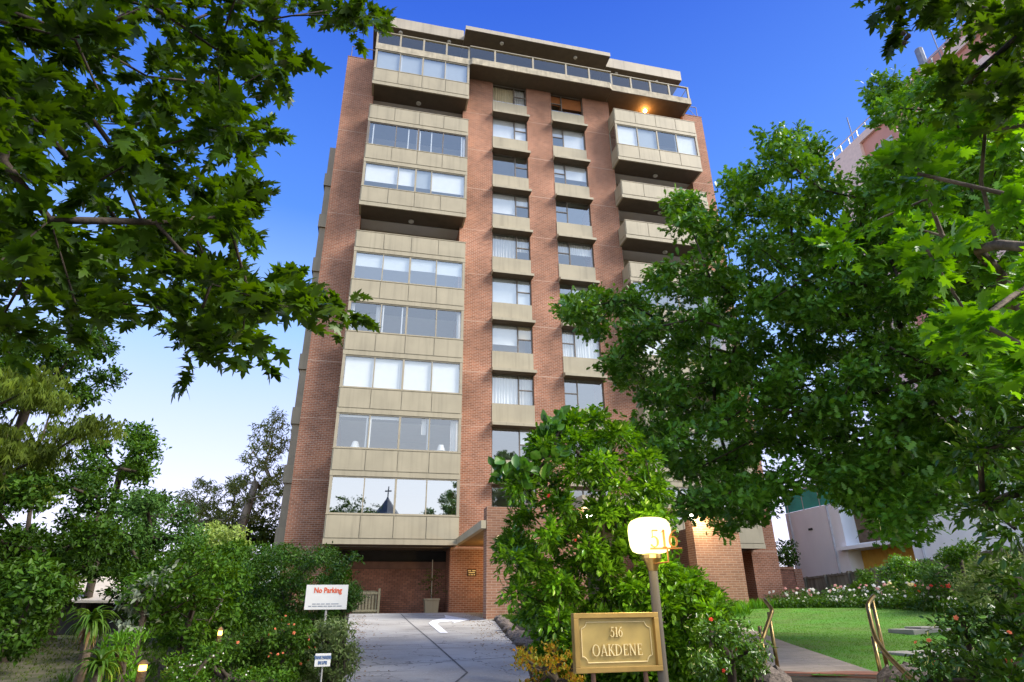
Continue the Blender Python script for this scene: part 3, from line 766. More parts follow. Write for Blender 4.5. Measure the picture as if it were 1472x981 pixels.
# ------------------------------------------------------------------ plants
def T_palm():      # five pointed lobes, toothed
    R2 = [(.05, .0), (.22, -.10), (.36, -.04), (.27, .08), (.40, .13), (.62, .22), (.46, .27), (.40, .37), (.22, .36), (.27, .50), (.40, .70), (.24, .66), (.15, .60), (.14, .80), (0, 1.08)]
    pts = [(0, 0)] + R2 + [(-x, y) for x, y in R2[::-1][1:]]
    v = [(0, .30, .03)] + [(x, y, -.22 * (x * x + (y - .3) ** 2)) for x, y in pts]
    n = len(pts)
    return np.array(v), [(0, 1 + i, 1 + (i + 1) % n) for i in range(n)]


def T_oak():
    R2 = [(.05, .12), (.19, .2), (.08, .29), (.30, .42), (.11, .52), (.36, .68), (.15, .75), (.24, .93), (0, 1.0)]
    v = [(0, 0, 0)] + [(x, y, .12 * x) for x, y in R2]; n = len(v)
    v += [(-x, y, .12 * x) for x, y in R2[:-1]]
    return np.array(v), [tuple(range(n)), tuple([0, n - 1] + list(range(n + len(R2) - 2, n - 1, -1)))]


def T_ell(wd=.24, fold=.25, droop=.15):
    R2 = [(wd * .7, .22), (wd, .45), (wd * .75, .72)]
    f = lambda x, y: (x, y, fold * abs(x) - droop * y * y)
    v = [f(0, 0)] + [f(x, y) for x, y in R2] + [f(0, 1)] + [f(-x, y) for x, y in R2]
    return np.array(v), [(0, 1, 2, 3, 4), (0, 4, 7, 6, 5)]


def T_dia(wd=.26, fold=.2): return np.array([(0, 0, 0), (wd, .45, fold * wd), (0, 1, 0), (-wd, .45, fold * wd)]), [(0, 1, 2), (0, 2, 3)]
def T_tuft():      # small sprig: three narrow blades
    v = []; f = []
    for k, (a, l) in enumerate(((-.5, .85), (0, 1), (.5, .85))):
        s, c = math.sin(a), math.cos(a); o = 3 * k; wd = .09
        v += [(-wd * c, wd * s, 0), (wd * c, -wd * s, 0), (s * l, c * l, -.12)]; f.append((o, o + 1, o + 2))
    return np.array(v), f


def T_blossom():
    v = [(0, 0, .1)]; f = []; n = 10
    for k in range(n):
        a = 2 * math.pi * k / n; r = .5 if k % 2 == 0 else .36; v.append((r * math.cos(a), r * math.sin(a), .0 if k % 2 else .12))
    for k in range(n): f.append((0, 1 + k, 1 + (k + 1) % n))
    v2 = [(x * .55, y * .55, z + .2) for x, y, z in v]; f2 = [tuple(i + n + 1 for i in q) for q in f]
    return np.array(v + v2), f + f2


PALM, OAK, ELL, LANCE, BROAD, DIA, TUFT, BLOS = T_palm(), T_oak(), T_ell(), T_ell(.11, .1, .25), T_ell(.34, .2, .3), T_dia(), T_tuft(), T_blossom()


def tmpl_area(t):
    V, F = t; a = 0
    for f in F:
        for i in range(1, len(f) - 1): a += np.linalg.norm(np.cross(V[f[i]] - V[f[0]], V[f[i + 1]] - V[f[0]])) / 2
    return a


def leaf_object(name, P, T, N, S, tmpl, mat, parent):
    V, F = tmpl; org = np.array(ORG[parent])
    T = T / np.linalg.norm(T, axis=1, keepdims=True)
    N = N - T * np.sum(N * T, 1, keepdims=True); N /= np.linalg.norm(N, axis=1, keepdims=True) + 1e-9
    B = np.cross(T, N)
    W = P[:, None, :] + S[:, None, None] * (V[None, :, 0:1] * B[:, None, :] + V[None, :, 1:2] * T[:, None, :] + V[None, :, 2:3] * N[:, None, :]) - org
    n, k = len(P), len(V)
    lt = np.array([len(f) for f in F]); li = np.concatenate([np.array(f) for f in F])
    me = bpy.data.meshes.new(name)
    me.vertices.add(n * k); me.vertices.foreach_set('co', W.reshape(-1).astype(np.float32))
    loops = (li[None, :] + (np.arange(n) * k)[:, None]).reshape(-1)
    tot = np.tile(lt, n); st = np.concatenate([[0], np.cumsum(tot)[:-1]])
    me.loops.add(len(loops)); me.loops.foreach_set('vertex_index', loops.astype(np.int32))
    me.polygons.add(len(tot)); me.polygons.foreach_set('loop_start', st.astype(np.int32)); me.polygons.foreach_set('loop_total', tot.astype(np.int32))
    me.materials.append(mat); me.update(calc_edges=True)
    return link(name, me, parent, ORG[parent])


def in_poly(pts, poly):
    x, y = pts[:, 0], pts[:, 1]; ins = np.zeros(len(pts), bool); n = len(poly)
    for i in range(n):
        (x1, y1), (x2, y2) = poly[i], poly[(i + 1) % n]
        c = ((y1 > y) != (y2 > y)) & (x < (x2 - x1) * (y - y1) / (y2 - y1 + 1e-9) + x1); ins ^= c
    return ins


def poly_area(poly): return abs(sum(poly[i][0] * poly[(i + 1) % len(poly)][1] - poly[(i + 1) % len(poly)][0] * poly[i][1] for i in range(len(poly)))) / 2


def crown_points(poly, d0, d1, n, rng, holes=(), er=0):
    """clump centres filling the solid whose outline is poly and whose depth runs d0..d1, spread evenly"""
    p = np.array(poly, float); lo, hi = p.min(0), p.max(0); out = []
    cand = rng.uniform(lo, hi, (n * 14, 2)); cand = cand[in_poly(cand, poly)]
    if er:
        pp = np.array(poly, float); qq = np.roll(pp, -1, 0); dm_ = np.full(len(cand), 1e9)
        for a_, b_ in zip(pp, qq):
            ab = b_ - a_; tt = np.clip(((cand - a_) @ ab) / (ab @ ab + 1e-9), 0, 1); dm_ = np.minimum(dm_, np.linalg.norm(cand - (a_ + tt[:, None] * ab), axis=1))
        k_ = cand[dm_ > er]
        if len(k_) > len(cand) * .25: cand = k_
        else: cand = cand[np.argsort(-dm_)[:max(8, len(cand) // 3)]]
    for h in holes:
        cand = cand[((cand[:, 0] - h[0]) ** 2 + (cand[:, 1] - h[1]) ** 2) > h[2] ** 2]
    dd = rng.uniform(d0, d1, len(cand))
    px = (d0 + d1) / 2 / FPX * 1.15
    q = np.column_stack([cand * px, dd])
    keep = [0]; dist = np.sum((q - q[0]) ** 2, 1)
    for _ in range(min(n, len(q)) - 1):       # farthest-point spread with some randomness
        k = rng.choice(np.argsort(dist)[-max(3, len(q) // 25):]); keep.append(k); dist = np.minimum(dist, np.sum((q - q[k]) ** 2, 1))
    return np.array([on(cand[k][0], cand[k][1], dd[k]) for k in keep])


def branches(root, clumps, r0, rng, sag=.1, step=.7, rmin=.006, wob=.08, start=0, rt=None):
    """grow a limb skeleton from the root polyline to every clump; returns chains of (points, radii)"""
    pts = [np.array(p, float) for p in root]; par = [-1] + list(range(len(root) - 1)); cnt = [0] * len(root)
    base = pts[0]; top = pts[-1]
    order = sorted(range(len(clumps)), key=lambda i: np.linalg.norm(clumps[i] - top))
    for i in order:
        c = np.array(clumps[i]); A = np.array(pts); d = np.linalg.norm(A - c, axis=1) + .25 * np.linalg.norm(A - top, axis=1)
        if start: d[:start] += 100
        k = int(np.argmin(d)); a = pts[k]; L = np.linalg.norm(c - a); m = max(1, int(L / step)); prev = k
        for j in range(1, m + 1):
            t = j / m; q = a + (c - a) * t + np.array([0, 0, sag * L * math.sin(math.pi * t) * .6])
            if j < m: q = q + rng.normal(0, wob * L / m, 3)
            pts.append(q); par.append(prev); cnt.append(0); prev = len(pts) - 1
        j = prev
        while j >= 0: cnt[j] += 1; j = par[j]
    mx = max(cnt[0], 1); rad = [max(rmin, r0 * (c / mx) ** .52) for c in cnt]
    for i in range(len(root)): rad[i] = max(rad[i], (rt or r0) * (1 - .6 * i / len(root)))
    kids = {}
    for i, p in enumerate(par): kids.setdefault(p, []).append(i)
    chains = []; stack = [(0, None)]
    while stack:
        i, pr = stack.pop(); ch = ([pts[pr]] if pr is not None else []); rr = [rad[i]] if pr is not None else []
        while True:
            ch.append(pts[i]); rr.append(rad[i]); ks = sorted(kids.get(i, []), key=lambda k: -cnt[k])
            for k in ks[1:]: stack.append((k, i))
            if not ks: break
            i = ks[0]
        if len(ch) > 1: chains.append((ch, rr))
    return chains


def rdir(rng, n): v = rng.normal(0, 1, (n, 3)); return v / np.linalg.norm(v, axis=1, keepdims=True)


def leaves_for(C, r, per, rng, mode, flat=.75):
    """leaf positions, directions, normals about clump centres C"""
    n = len(C) * per; c = np.repeat(C, per, 0); u = rdir(rng, n)
    if mode == 'twig':         # leaves strung along twigs that leave the clump centre
        tw = max(3, per // 7); d = rdir(rng, len(C) * tw); d[:, 2] = d[:, 2] * .6 + .12; d /= np.linalg.norm(d, axis=1, keepdims=True)
        idx = np.repeat(np.arange(len(C)) * tw, per) + rng.integers(0, tw, n); dd = d[idx]; t = rng.uniform(.15, 1, n)[:, None]
        P = c + dd * t * r + np.array([0, 0, -.25 * r]) * t * t + rng.normal(0, .05 * r, (n, 3))
        T = dd + u * .8; N = np.array([0, 0, 1.0]) + u * .55 + rdir(rng, n) * .25
        return P, T, N
    sub = max(3, per // 9); so_ = rdir(rng, len(C) * sub) * (r * rng.uniform(.25, 1.0, (len(C) * sub, 1)) ** .6) * np.array([1, 1, flat])
    idx = np.repeat(np.arange(len(C)) * sub, per) + rng.integers(0, sub, n); o_ = so_[idx]
    P = c + o_ + rng.normal(0, .20 * r, (n, 3)) * np.array([1, 1, .6]); ou = o_ / (np.linalg.norm(o_, axis=1, keepdims=True) + 1e-6)
    if mode == 'droop': T = u * .6 + np.array([0, 0, -1.0]); N = u + rdir(rng, n) * .4
    elif mode == 'up': T = u * .8 + np.array([0, 0, .8]); N = rdir(rng, n) * .6 + ou * .4
    else: T = u + ou * .45 + np.array([0, 0, -.1]); N = np.array([0, 0, .85]) + ou * .6 + rdir(rng, n) * .5
    return P, T, N


def foliage(name, parent, C, r, per, size, tmpl, mat, rng, mode='ball', jit=.35, flat=.75):
    P, T, N = leaves_for(C, r, per, rng, mode, flat)
    return leaf_object(name, P, T, N, size * rng.uniform(1 - jit, 1 + jit * .7, len(P)), tmpl, mat, parent)


def limbs(name, parent, chains, mat, sides=6):
    b = MB()
    for ch, rr in chains: b.tube(ch, rr, sides if max(rr) > .02 else 4, cap=False)
    return b.build(name, mat, parent, smooth=True)


BLOS_ME = {}


def flower_parts(parent, P, D, S, mat):
    if mat not in BLOS_ME:
        V, F = BLOS; me = bpy.data.meshes.new('flower'); me.from_pydata([tuple(v) for v in V], [], F); me.materials.append(LM[mat]); BLOS_ME[mat] = me
    for p, d, s_ in zip(P, D, S):
        o = bpy.data.objects.new('flower', BLOS_ME[mat]); COL.objects.link(o); o.parent = parent
        o.location = Vector(p) - ORG[parent]; o.rotation_euler = Vector(d).to_track_quat('Z', 'Y').to_euler(); o.scale = (s_, s_, s_)


BARK = pmat('grey_bark', (.14, .105, .075), .9, var=.35, scale=7, bump=.8, bscale=25, streak=.3)
BARKD = pmat('dark_bark', (.06, .045, .032), .9, var=.3, scale=8, bump=.8, bscale=25, streak=.3)
BARKP = pmat('pale_gum_bark', (.38, .31, .24), .8, var=.25, scale=3, streak=.3)
LM = {
    'plane_shaded': leafmat('plane_leaf_shaded', (.030, .074, .005), (.064, .13, .009), .38, .40, .3),  # leaf colour darkened to carry the backlit and under-canopy shade
    'plane_lit': leafmat('plane_leaf_lit', (.07, .205, .012), (.13, .30, .022), .36, .42, .25),  # same leaf, colour brightened to stand for light falling on it
    'oak': leafmat('oak_leaf', (.046, .135, .012), (.135, .285, .028), .34, .22, .4),
    'camellia': leafmat('camellia_leaf', (.050, .145, .010), (.15, .32, .022), .24, .26, .35, 2.5),
    'camellia_dark': leafmat('camellia_leaf_dark', (.030, .085, .008), (.085, .18, .018), .24, .2, .35, 2),
    'magnolia': leafmat('magnolia_leaf', (.05, .16, .02), (.09, .22, .03), .28, .25, .2),
    'conifer': leafmat('conifer_spray', (.058, .092, .010), (.11, .155, .016), .6, .3, .35, .7),
    'dark': leafmat('dark_leaf', (.024, .065, .007), (.052, .11, .010), .42, .25, .4),
    'mid': leafmat('mid_leaf', (.032, .090, .007), (.078, .165, .014), .42, .28, .4),
    'olive': leafmat('olive_leaf', (.060, .095, .016), (.105, .15, .022), .45, .3, .35),
    'blue': leafmat('bluish_leaf', (.042, .11, .02), (.078, .16, .03), .5, .25, .3),
    'gum': leafmat('gum_leaf', (.17, .20, .05), (.27, .30, .08), .45, .4, .3, .4),
    'lime': leafmat('lime_leaf', (.22, .33, .06), (.34, .42, .12), .5, .35, .2),
    'hedge': leafmat('hedge_leaf', (.030, .088, .007), (.072, .155, .014), .38, .25, .4, 2),
    'azalea': leafmat('azalea_leaf', (.030, .078, .007), (.062, .12, .012), .45, .25, .4, 3),
    'varieg': leafmat('variegated_leaf', (.09, .15, .03), (.22, .27, .11), .45, .25, .3, 4),
    'grass': leafmat('grass_blade', (.06, .19, .012), (.12, .27, .025), .5, .35, .35, 1.5),
    'strap': leafmat('strap_leaf', (.045, .11, .012), (.095, .17, .022), .4, .3, .3, 3),
    'dry': leafmat('dry_leaf', (.16, .09, .035), (.28, .18, .08), .7, .2, .2),
    'yellow': leafmat('yellow_leaf', (.16, .20, .02), (.34, .16, .02), .45, .35, .3),
    'silver': leafmat('silver_leaf', (.16, .20, .13), (.28, .32, .22), .6, .2, .2),
    'whitefl': leafmat('white_petal', (.75, .72, .62), (.80, .78, .74), .6, .25, .1),
    'pinkfl': leafmat('pink_petal', (.70, .28, .25), (.72, .45, .40), .6, .25, .1),
    'redfl': leafmat('red_petal', (.60, .03, .03), (.65, .10, .05), .5, .25, .1),
    'orangefl': leafmat('orange_petal', (.70, .16, .07), (.75, .28, .14), .5, .25, .1),
    'yellowfl': leafmat('yellow_petal', (.75, .62, .22), (.78, .70, .40), .5, .25, .1),
}


def px_clumps(poly, d0, d1, r, rng, cover=1.3, nmin=4, holes=(), ero=.38):
    dm = (d0 + d1) / 2; m = np.array(poly, float).clip((-60, -40), (1540, 1010)).mean(0)
    dv_ = on(m[0], m[1], dm) - CAMP; dist = np.linalg.norm(dv_); area = poly_area(poly) * (dist / FPX) ** 2 * (dv_ @ AX_F / dist) ** 3
    n = max(nmin, int(cover * area / (r * r * 1.6))); return crown_points(poly, d0, d1, n, rng, holes, ero * r / dist * FPX), area


def tree(name, label, cat, poly, d0, d1, r, size, tmpl, leaf, lai, seed, trunk=None, r0=.2, bark=None, mode='ball', group=None, shade_clumps=None, twig_rmin=.006,
         cover=1.3, holes=(), flowers=None, flat=.75, trunk_name='trunk', crown='crown', base_uv=None, step=.7, jit=.35, rt=None):
    rng = np.random.default_rng(seed)
    C, area = px_clumps(poly, d0, d1, r, rng, cover, holes=holes)
    if trunk is None:
        m = C.mean(0); bx_, by_ = (m[0], m[1]) if base_uv is None else base_uv
        z = gz(bx_, by_); lowz = C[:, 2].min(); hz = max(lowz + .15 * (C[:, 2].max() - lowz), z + .15)
        trunk = [(bx_, by_, z - .05), (bx_, by_, z + .5 * (hz - z)), (bx_ + .05, by_, hz)]
    t = thing(name, label, cat, trunk[0], group)
    limbs(trunk_name, t, branches(trunk, C, r0, rng, rmin=twig_rmin, step=step, rt=rt), bark or BARKD)
    if shade_clumps is not None: C2 = np.vstack([C, shade_clumps])
    else: C2 = C
    nl = 3.6 * lai * area / (tmpl_area(tmpl) * size * size)
    per = max(6, int(nl / len(C)))
    foliage(crown, t, C2, r, per, size, tmpl, LM[leaf], rng, mode, jit, flat)
    for (fm, fn, fs) in (flowers or ()):
        k = rng.choice(len(C), fn); dirs = rdir(rng, fn); cd = CAMP - C[k]; cd /= np.linalg.norm(cd, axis=1, keepdims=True)
        dirs = dirs * .8 + cd * .9 + np.array([0, 0, .35]); dirs /= np.linalg.norm(dirs, axis=1, keepdims=True)
        flower_parts(t, C[k] + dirs * r * 1.0, dirs, fs * rng.uniform(.7, 1.2, fn), fm)
    return t


SH = dict(trunk_name='stems', crown='foliage', r0=.05)

# -- near plane tree, trunk standing left of and behind the camera, limbs reaching over
P1 = [(-60, -40), (580, -30), (560, 12), (535, 35), (515, 60), (488, 50), (470, 40), (455, 80), (440, 115), (415, 165), (398, 215), (385, 270), (400, 292), (372, 330), (380, 350), (430, 368), (445, 400), (470, 410),
      (528, 425), (515, 468), (455, 500), (420, 512), (385, 500), (350, 515), (300, 530), (262, 525), (215, 492), (180, 470), (120, 468), (60, 470), (-60, 500)]
rngx = np.random.default_rng(5)
over = np.column_stack([rngx.uniform(-5.5, 3.6, 900), rngx.uniform(-31, -23.6, 900), rngx.uniform(4.2, 8.2, 900)])  # unseen leaf clumps added overhead to shade the hanging leaves
ov_d = (over - CAMP) @ np.array([AX_R, AX_U, AX_F]).T
over = over[(ov_d[:, 1] > ov_d[:, 2] * .68) | (ov_d[:, 2] < 0)][:170]
tree('plane_tree', 'large-lobed plane tree with dark drooping leaves hanging in from the left edge', 'tree', P1, 3.8, 7.0, .30, .118, PALM, 'plane_shaded', 2.0, 11,
     trunk=[(-4.6, -27.6, -1.4), (-4.5, -27.4, .6), (-4.2, -27.0, 2.0), (-3.9, -26.4, 2.9), (-3.4, -25.6, 3.3)], r0=.075, rt=.2, bark=BARKD, mode='twig', shade_clumps=over, twig_rmin=.005, step=.35,
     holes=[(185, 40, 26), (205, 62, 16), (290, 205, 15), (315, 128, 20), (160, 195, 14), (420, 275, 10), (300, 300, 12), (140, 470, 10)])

# -- plane tree on the right, leaf colour brightened to look lit
P2 = [(1165, 348), (1185, 330), (1215, 325), (1270, 318), (1290, 290), (1275, 262), (1300, 228), (1292, 205), (1325, 190), (1350, 165), (1420, 150), (1540, 140), (1540, 560), (1475, 545), (1440, 555), (1425, 520), (1395, 528), (1405, 490), (1372, 470), (1385, 440), (1345, 425), (1320, 400), (1270, 392), (1240, 372), (1200, 365)]
tree('plane_tree', 'bright lit-looking green plane tree leaves reaching in at the right edge', 'tree', P2, 4.2, 7.0, .32, .118, PALM, 'plane_lit', 1.9, 12,
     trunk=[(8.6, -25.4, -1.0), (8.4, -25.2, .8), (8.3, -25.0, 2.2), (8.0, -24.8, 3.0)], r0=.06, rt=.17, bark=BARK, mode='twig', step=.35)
P3 = [(1285, -40), (1340, -40), (1325, 30), (1308, 58), (1296, 40), (1278, 50), (1272, 30), (1290, 15)]
P4 = [(1365, -40), (1540, -40), (1540, 160), (1440, 150), (1380, 140), (1330, 118), (1325, 82), (1352, 72), (1368, 62), (1360, 30)]
rng = np.random.default_rng(3)
t = thing('plane_tree', 'dark plane tree twigs hanging from above at the top right corner', 'tree', (9.8, -27.2, gz(9.8, -27.2)))
C = np.vstack([px_clumps(P3, 4.4, 5.0, .22, rng, 1.6)[0], px_clumps(P4, 4.4, 7.0, .30, rng, 1.9)[0]])
limbs('trunk', t, branches([(9.8, -27.2, -1.4), (9.6, -26.9, 2), (9.2, -26.4, 4.4), (8.8, -26.0, 5.2)], C, .06, rng, rmin=.005, step=.4, rt=.17), BARKD)
foliage('crown', t, C, .30, 95, .112, PALM, LM['plane_shaded'], rng, 'twig')
SEED = pmat('seed_ball', (.05, .035, .02), .9)
for (u, v) in ((1299, 48), (1303, 55), (1306, 52), (1300, 62), (1291, 12)):
    MB().lathe([(.002, -.02), (.012, -.015), (.018, 0), (.012, .015), (.002, .02)], on(u, v, 4.3), 8).build('seed_ball', SEED, t)

# -- the oak
P5 = [(812, 440), (840, 415), (880, 412), (925, 420), (930, 385), (990, 380), (1000, 352), (955, 355), (968, 280), (1005, 278), (1030, 300), (1035, 258), (1080, 240), (1098, 196), (1140, 186), (1178, 196), (1198, 232), (1188, 265),
      (1230, 255), (1262, 222), (1300, 210), (1335, 190), (1255, 158), (1240, 105), (1290, 98), (1340, 115), (1480, 120), (1500, 700), (1400, 690), (1350, 725), (1325, 770), (1290, 780), (1262, 745), (1205, 750), (1195, 705), (1130, 695), (1138, 735), (1122, 745), (1105, 715),
      (1085, 745), (1045, 770), (1015, 745), (985, 730), (965, 690), (930, 640), (905, 612), (915, 590), (880, 545), (870, 520), (900, 490), (860, 482), (822, 470)]
tree('oak_tree', 'huge spreading oak with dense dark green lobed leaves right of the block', 'tree', P5, 10.5, 16.5, .42, .135, OAK, 'oak', 7.2, 21,
     trunk=[(17.2, -20.2, -.3), (17.1, -20.0, 1.0), (16.8, -19.6, 2.4), (16.2, -19.1, 3.6), (15.4, -18.6, 5.0)], r0=.26, rt=.42, bark=BARKD, mode='ball', step=.9, twig_rmin=.010, cover=1.5,
     holes=[(1130, 592, 9), (1160, 668, 9), (1210, 490, 9), (1235, 590, 12), (1300, 560, 12), (1345, 555, 9), (1155, 215, 8), (1060, 330, 10), (1132, 745, 22), (1200, 735, 24), (1350, 760, 25)], flat=.6)

# -- camellia in the middle and its neighbours
P6 = [(735, 655), (760, 640), (775, 612), (800, 600), (845, 585), (880, 592), (905, 620), (945, 640), (945, 668), (956, 700), (958, 735), (968, 785), (1000, 825), (1040, 855), (1055, 880), (1040, 905), (1055, 950), (1060, 990), (770, 990), (780, 960), (775, 930), (755, 900), (738, 872), (720, 860), (735, 820), (715, 800), (735, 765), (745, 720), (730, 690)]
tree('camellia_shrub', 'tall glossy camellia shrub behind the lit lamp post', 'shrub', P6, 7.5, 9.4, .22, .078, ELL, 'camellia', 4.4, 31, bark=BARKD, mode='twig', cover=1.7, base_uv=(5.1, -19.9), step=.4, flowers=[('redfl', 4, .055), ('pinkfl', 2, .05)], **SH)
P7 = [(698, 680), (715, 668), (735, 672), (750, 655), (770, 668), (785, 610), (800, 592), (815, 610), (812, 650), (780, 690), (760, 720), (720, 715)]
tree('magnolia_sapling', 'young broad-leaved magnolia poking out at the left of the camellia', 'shrub', P7, 7.6, 8.2, .22, .17, BROAD, 'magnolia', 1.6, 32, mode='up', base_uv=(4.7, -20.4), step=.4, trunk_name='stems', crown='foliage', r0=.025)
P8 = [(735, 940), (760, 930), (790, 925), (830, 930), (835, 990), (735, 990), (740, 965)]
tree('nandina_shrub', 'low shrub with yellow and red tinted leaves at the foot of the camellia', 'shrub', P8, 6.8, 7.6, .13, .04, ELL, 'yellow', .8, 33, mode='up', **SH)
tree('nandina_shrub', 'small yellow-orange shrub lit up low inside the camellia gap', 'shrub', [(770, 830), (815, 822), (825, 870), (780, 880)], 9.9, 10.5, .18, .07, ELL, 'yellow', 1.3, 38, mode='up', **SH)
P9 = [(1010, 885), (1050, 890), (1075, 905), (1090, 940), (1085, 990), (1000, 990), (1000, 930)]
tree('rose_shrub', 'dark low shrub with a few red blooms left of the handrails', 'shrub', P9, 6.9, 7.8, .20, .05, ELL, 'camellia_dark', 2.6, 34, flowers=[('redfl', 5, .06)], **SH)
P10 = [(1375, 640), (1400, 600), (1415, 560), (1450, 530), (1540, 500), (1540, 1000), (1425, 1000), (1440, 900), (1425, 850), (1440, 790), (1412, 775), (1440, 750), (1385, 735), (1355, 700), (1420, 690)]
tree('camellia_tree', 'dark glossy camellia tree filling the right edge beside the lawn', 'shrub', P10, 5.6, 7.4, .25, .08, ELL, 'camellia_dark', 2.0, 35, bark=BARKD, mode='twig', base_uv=(8.7, -23.4), step=.4, trunk_name='stems', crown='foliage', r0=.07)
P11 = [(1310, 945), (1340, 915), (1375, 885), (1420, 880), (1440, 920), (1500, 960), (1500, 1000), (1300, 1000)]
tree('rose_shrub', 'dark thorny shrub with small orange-red blooms right of the handrails', 'shrub', P11, 5.8, 7.0, .20, .05, ELL, 'camellia_dark', 2.2, 36, flowers=[('orangefl', 12, .045)], **SH)

# -- left side, far to near
gt = dict(bark=BARKP, twig_rmin=.03, step=1.4)
tree('gum_tree', 'tall slim gum tree with pale trunk beside the left flank of the block', 'tree', [(372, 600), (385, 592), (402, 590), (412, 600), (415, 660), (416, 690), (408, 740), (392, 752), (352, 748), (346, 720), (348, 660), (362, 640)], 40, 44, .50, .30, LANCE, 'gum', 1.0, 41,
     trunk=[(-6.4, 11.5, 0), (-5.9, 11.8, 3), (-5.3, 12.0, 5.5), (-5.0, 12, 7.5)], r0=.16, rt=.38, cover=1.2, **gt)
tree('gum_tree', 'lower spreading gum tree with olive crown left of the tall gum', 'tree', [(256, 715), (275, 695), (310, 688), (345, 692), (360, 720), (350, 752), (310, 765), (262, 760)], 40, 45, .55, .30, LANCE, 'gum', 1.3, 42, r0=.14, rt=.25, cover=1.2, **gt)
tree('evergreen_tree', 'dark evergreen tree behind the gum trees near the flank', 'tree', [(300, 735), (360, 735), (400, 745), (404, 790), (300, 790)], 44, 48, 1.1, .30, ELL, 'olive', 1.6, 43, r0=.25)
tree('broadleaf_tree', 'rounded green tree with pale limbs standing clear against the sky', 'tree', [(118, 640), (150, 620), (190, 608), (215, 615), (232, 640), (228, 680), (205, 690), (180, 690), (140, 700), (118, 680)], 19, 23, .45, .13, ELL, 'mid', 2.6, 44, r0=.09, bark=BARKD, cover=1.0, rt=.12)
tree('broadleaf_tree', 'dark leafy tree rising behind the conifer at the left edge', 'tree', [(-40, 470), (130, 470), (165, 500), (172, 535), (150, 560), (130, 580), (90, 590), (-40, 590)], 20, 24, .5, .14, ELL, 'dark', 2.6, 45, r0=.14, cover=1.2)
tree('conifer_tree', 'feathery yellow-green conifer with drooping sprays at the left edge', 'tree', [(-60, 510), (40, 505), (62, 520), (70, 545), (100, 560), (125, 590), (145, 605), (150, 625), (128, 640), (100, 665), (60, 690), (55, 720), (-60, 730)], 12.5, 16, .45, .17, TUFT, 'conifer', 2.9, 46, mode='droop', r0=.08, rt=.2, flat=.45, cover=1.5)
tree('lilly_pilly_tree', 'olive small-leaved tree below the conifer at the left edge', 'tree', [(-60, 680), (40, 690), (110, 660), (150, 690), (175, 740), (180, 800), (150, 860), (95, 840), (70, 900), (-60, 930)], 13, 18, .42, .10, ELL, 'dark', 3.0, 47, r0=.16, cover=1.3)
tree('broadleaf_tree', 'blue-green dense tree in front of the gum trees', 'tree', [(165, 760), (170, 725), (205, 712), (245, 720), (272, 740), (285, 780), (270, 830), (190, 840), (160, 800)], 16, 19, .4, .095, ELL, 'blue', 2.9, 48, r0=.15, cover=1.4)
tree('broadleaf_tree', 'dark tree crown peeping over the blue-green tree', 'tree', [(175, 720), (190, 700), (225, 695), (240, 712), (235, 730), (190, 735)], 22, 24, .5, .15, ELL, 'dark', 2.2, 49, r0=.12)
tree('clipped_shrub', 'pale lime domed shrub glowing behind the garden hedge', 'shrub', [(280, 800), (286, 770), (305, 757), (330, 755), (350, 770), (355, 800), (345, 840), (285, 840)], 17, 18.6, .35, .09, ELL, 'lime', 3.4, 50, cover=2, **SH)
tree('dark_shrub', 'big dark green shrub between the spiky plant and the hedge', 'shrub', [(190, 880), (195, 840), (225, 815), (250, 790), (290, 780), (330, 800), (345, 830), (345, 880), (320, 920), (240, 930), (205, 915)], 10.8, 13, .28, .085, ELL, 'mid', 2.5, 51, cover=1.5, **SH)
tree('silver_shrub', 'thin silvery leaved shrub left of the big dark shrub', 'shrub', [(180, 850), (205, 825), (245, 820), (225, 860), (215, 905), (185, 905)], 10.8, 11.4, .25, .09, ELL, 'silver', .9, 58, **SH)
tree('dark_shrub', 'dark leafy shrub under the left trees by the shed', 'shrub', [(-50, 800), (70, 830), (95, 870), (60, 930), (-50, 960)], 11.5, 14, .4, .10, ELL, 'dark', 2.6, 57, cover=1.3, **SH)
tree('hedge_shrub', 'fine-leaved tall hedge behind the parking sign', 'hedge', [(335, 835), (355, 800), (385, 785), (425, 790), (455, 782), (480, 795), (505, 820), (515, 850), (505, 890), (440, 905), (340, 905)], 12.6, 15, .25, .055, DIA, 'hedge', 2.4, 52, cover=1.7, base_uv=(-.1, -15.0), **SH)
tree('arching_shrub', 'loose shrub with long arching shoots over the driveway edge', 'shrub', [(470, 820), (500, 800), (515, 788), (520, 798), (505, 825), (512, 870), (480, 880)], 12.8, 13.6, .2, .075, ELL, 'hedge', 1.4, 53, **SH)
tree('azalea_shrub', 'low azalea bush with scattered orange blooms below the parking sign', 'shrub', [(325, 945), (330, 915), (370, 900), (415, 893), (440, 902), (452, 930), (450, 965), (420, 972), (335, 970)], 8.8, 10.4, .22, .05, ELL, 'azalea', 3.2, 54, flowers=[('orangefl', 34, .04)], cover=1.7, **SH)
tree('variegated_shrub', 'low yellow-green variegated shrub at the driveway edge', 'shrub', [(440, 915), (460, 890), (490, 888), (500, 905), (508, 930), (512, 950), (500, 972), (480, 985), (445, 980), (450, 945)], 9.0, 10.0, .18, .05, ELL, 'varieg', 2.6, 55, cover=1.6, flowers=[('pinkfl', 5, .04)], **SH)
tree('groundcover_shrub', 'small white-flowered ground shrub in front of the azalea', 'shrub', [(235, 990), (260, 945), (300, 930), (335, 950), (400, 968), (430, 990)], 7.9, 9.2, .18, .045, ELL, 'mid', 2.2, 56, flowers=[('whitefl', 30, .02)], **SH)
tree('fern_shrub', 'fresh green leafy fern by the lit bollard', 'shrub', [(150, 985), (160, 930), (185, 905), (200, 915), (195, 990)], 8.9, 9.6, .2, .11, LANCE, 'grass', 1.6, 59, mode='up', **SH)


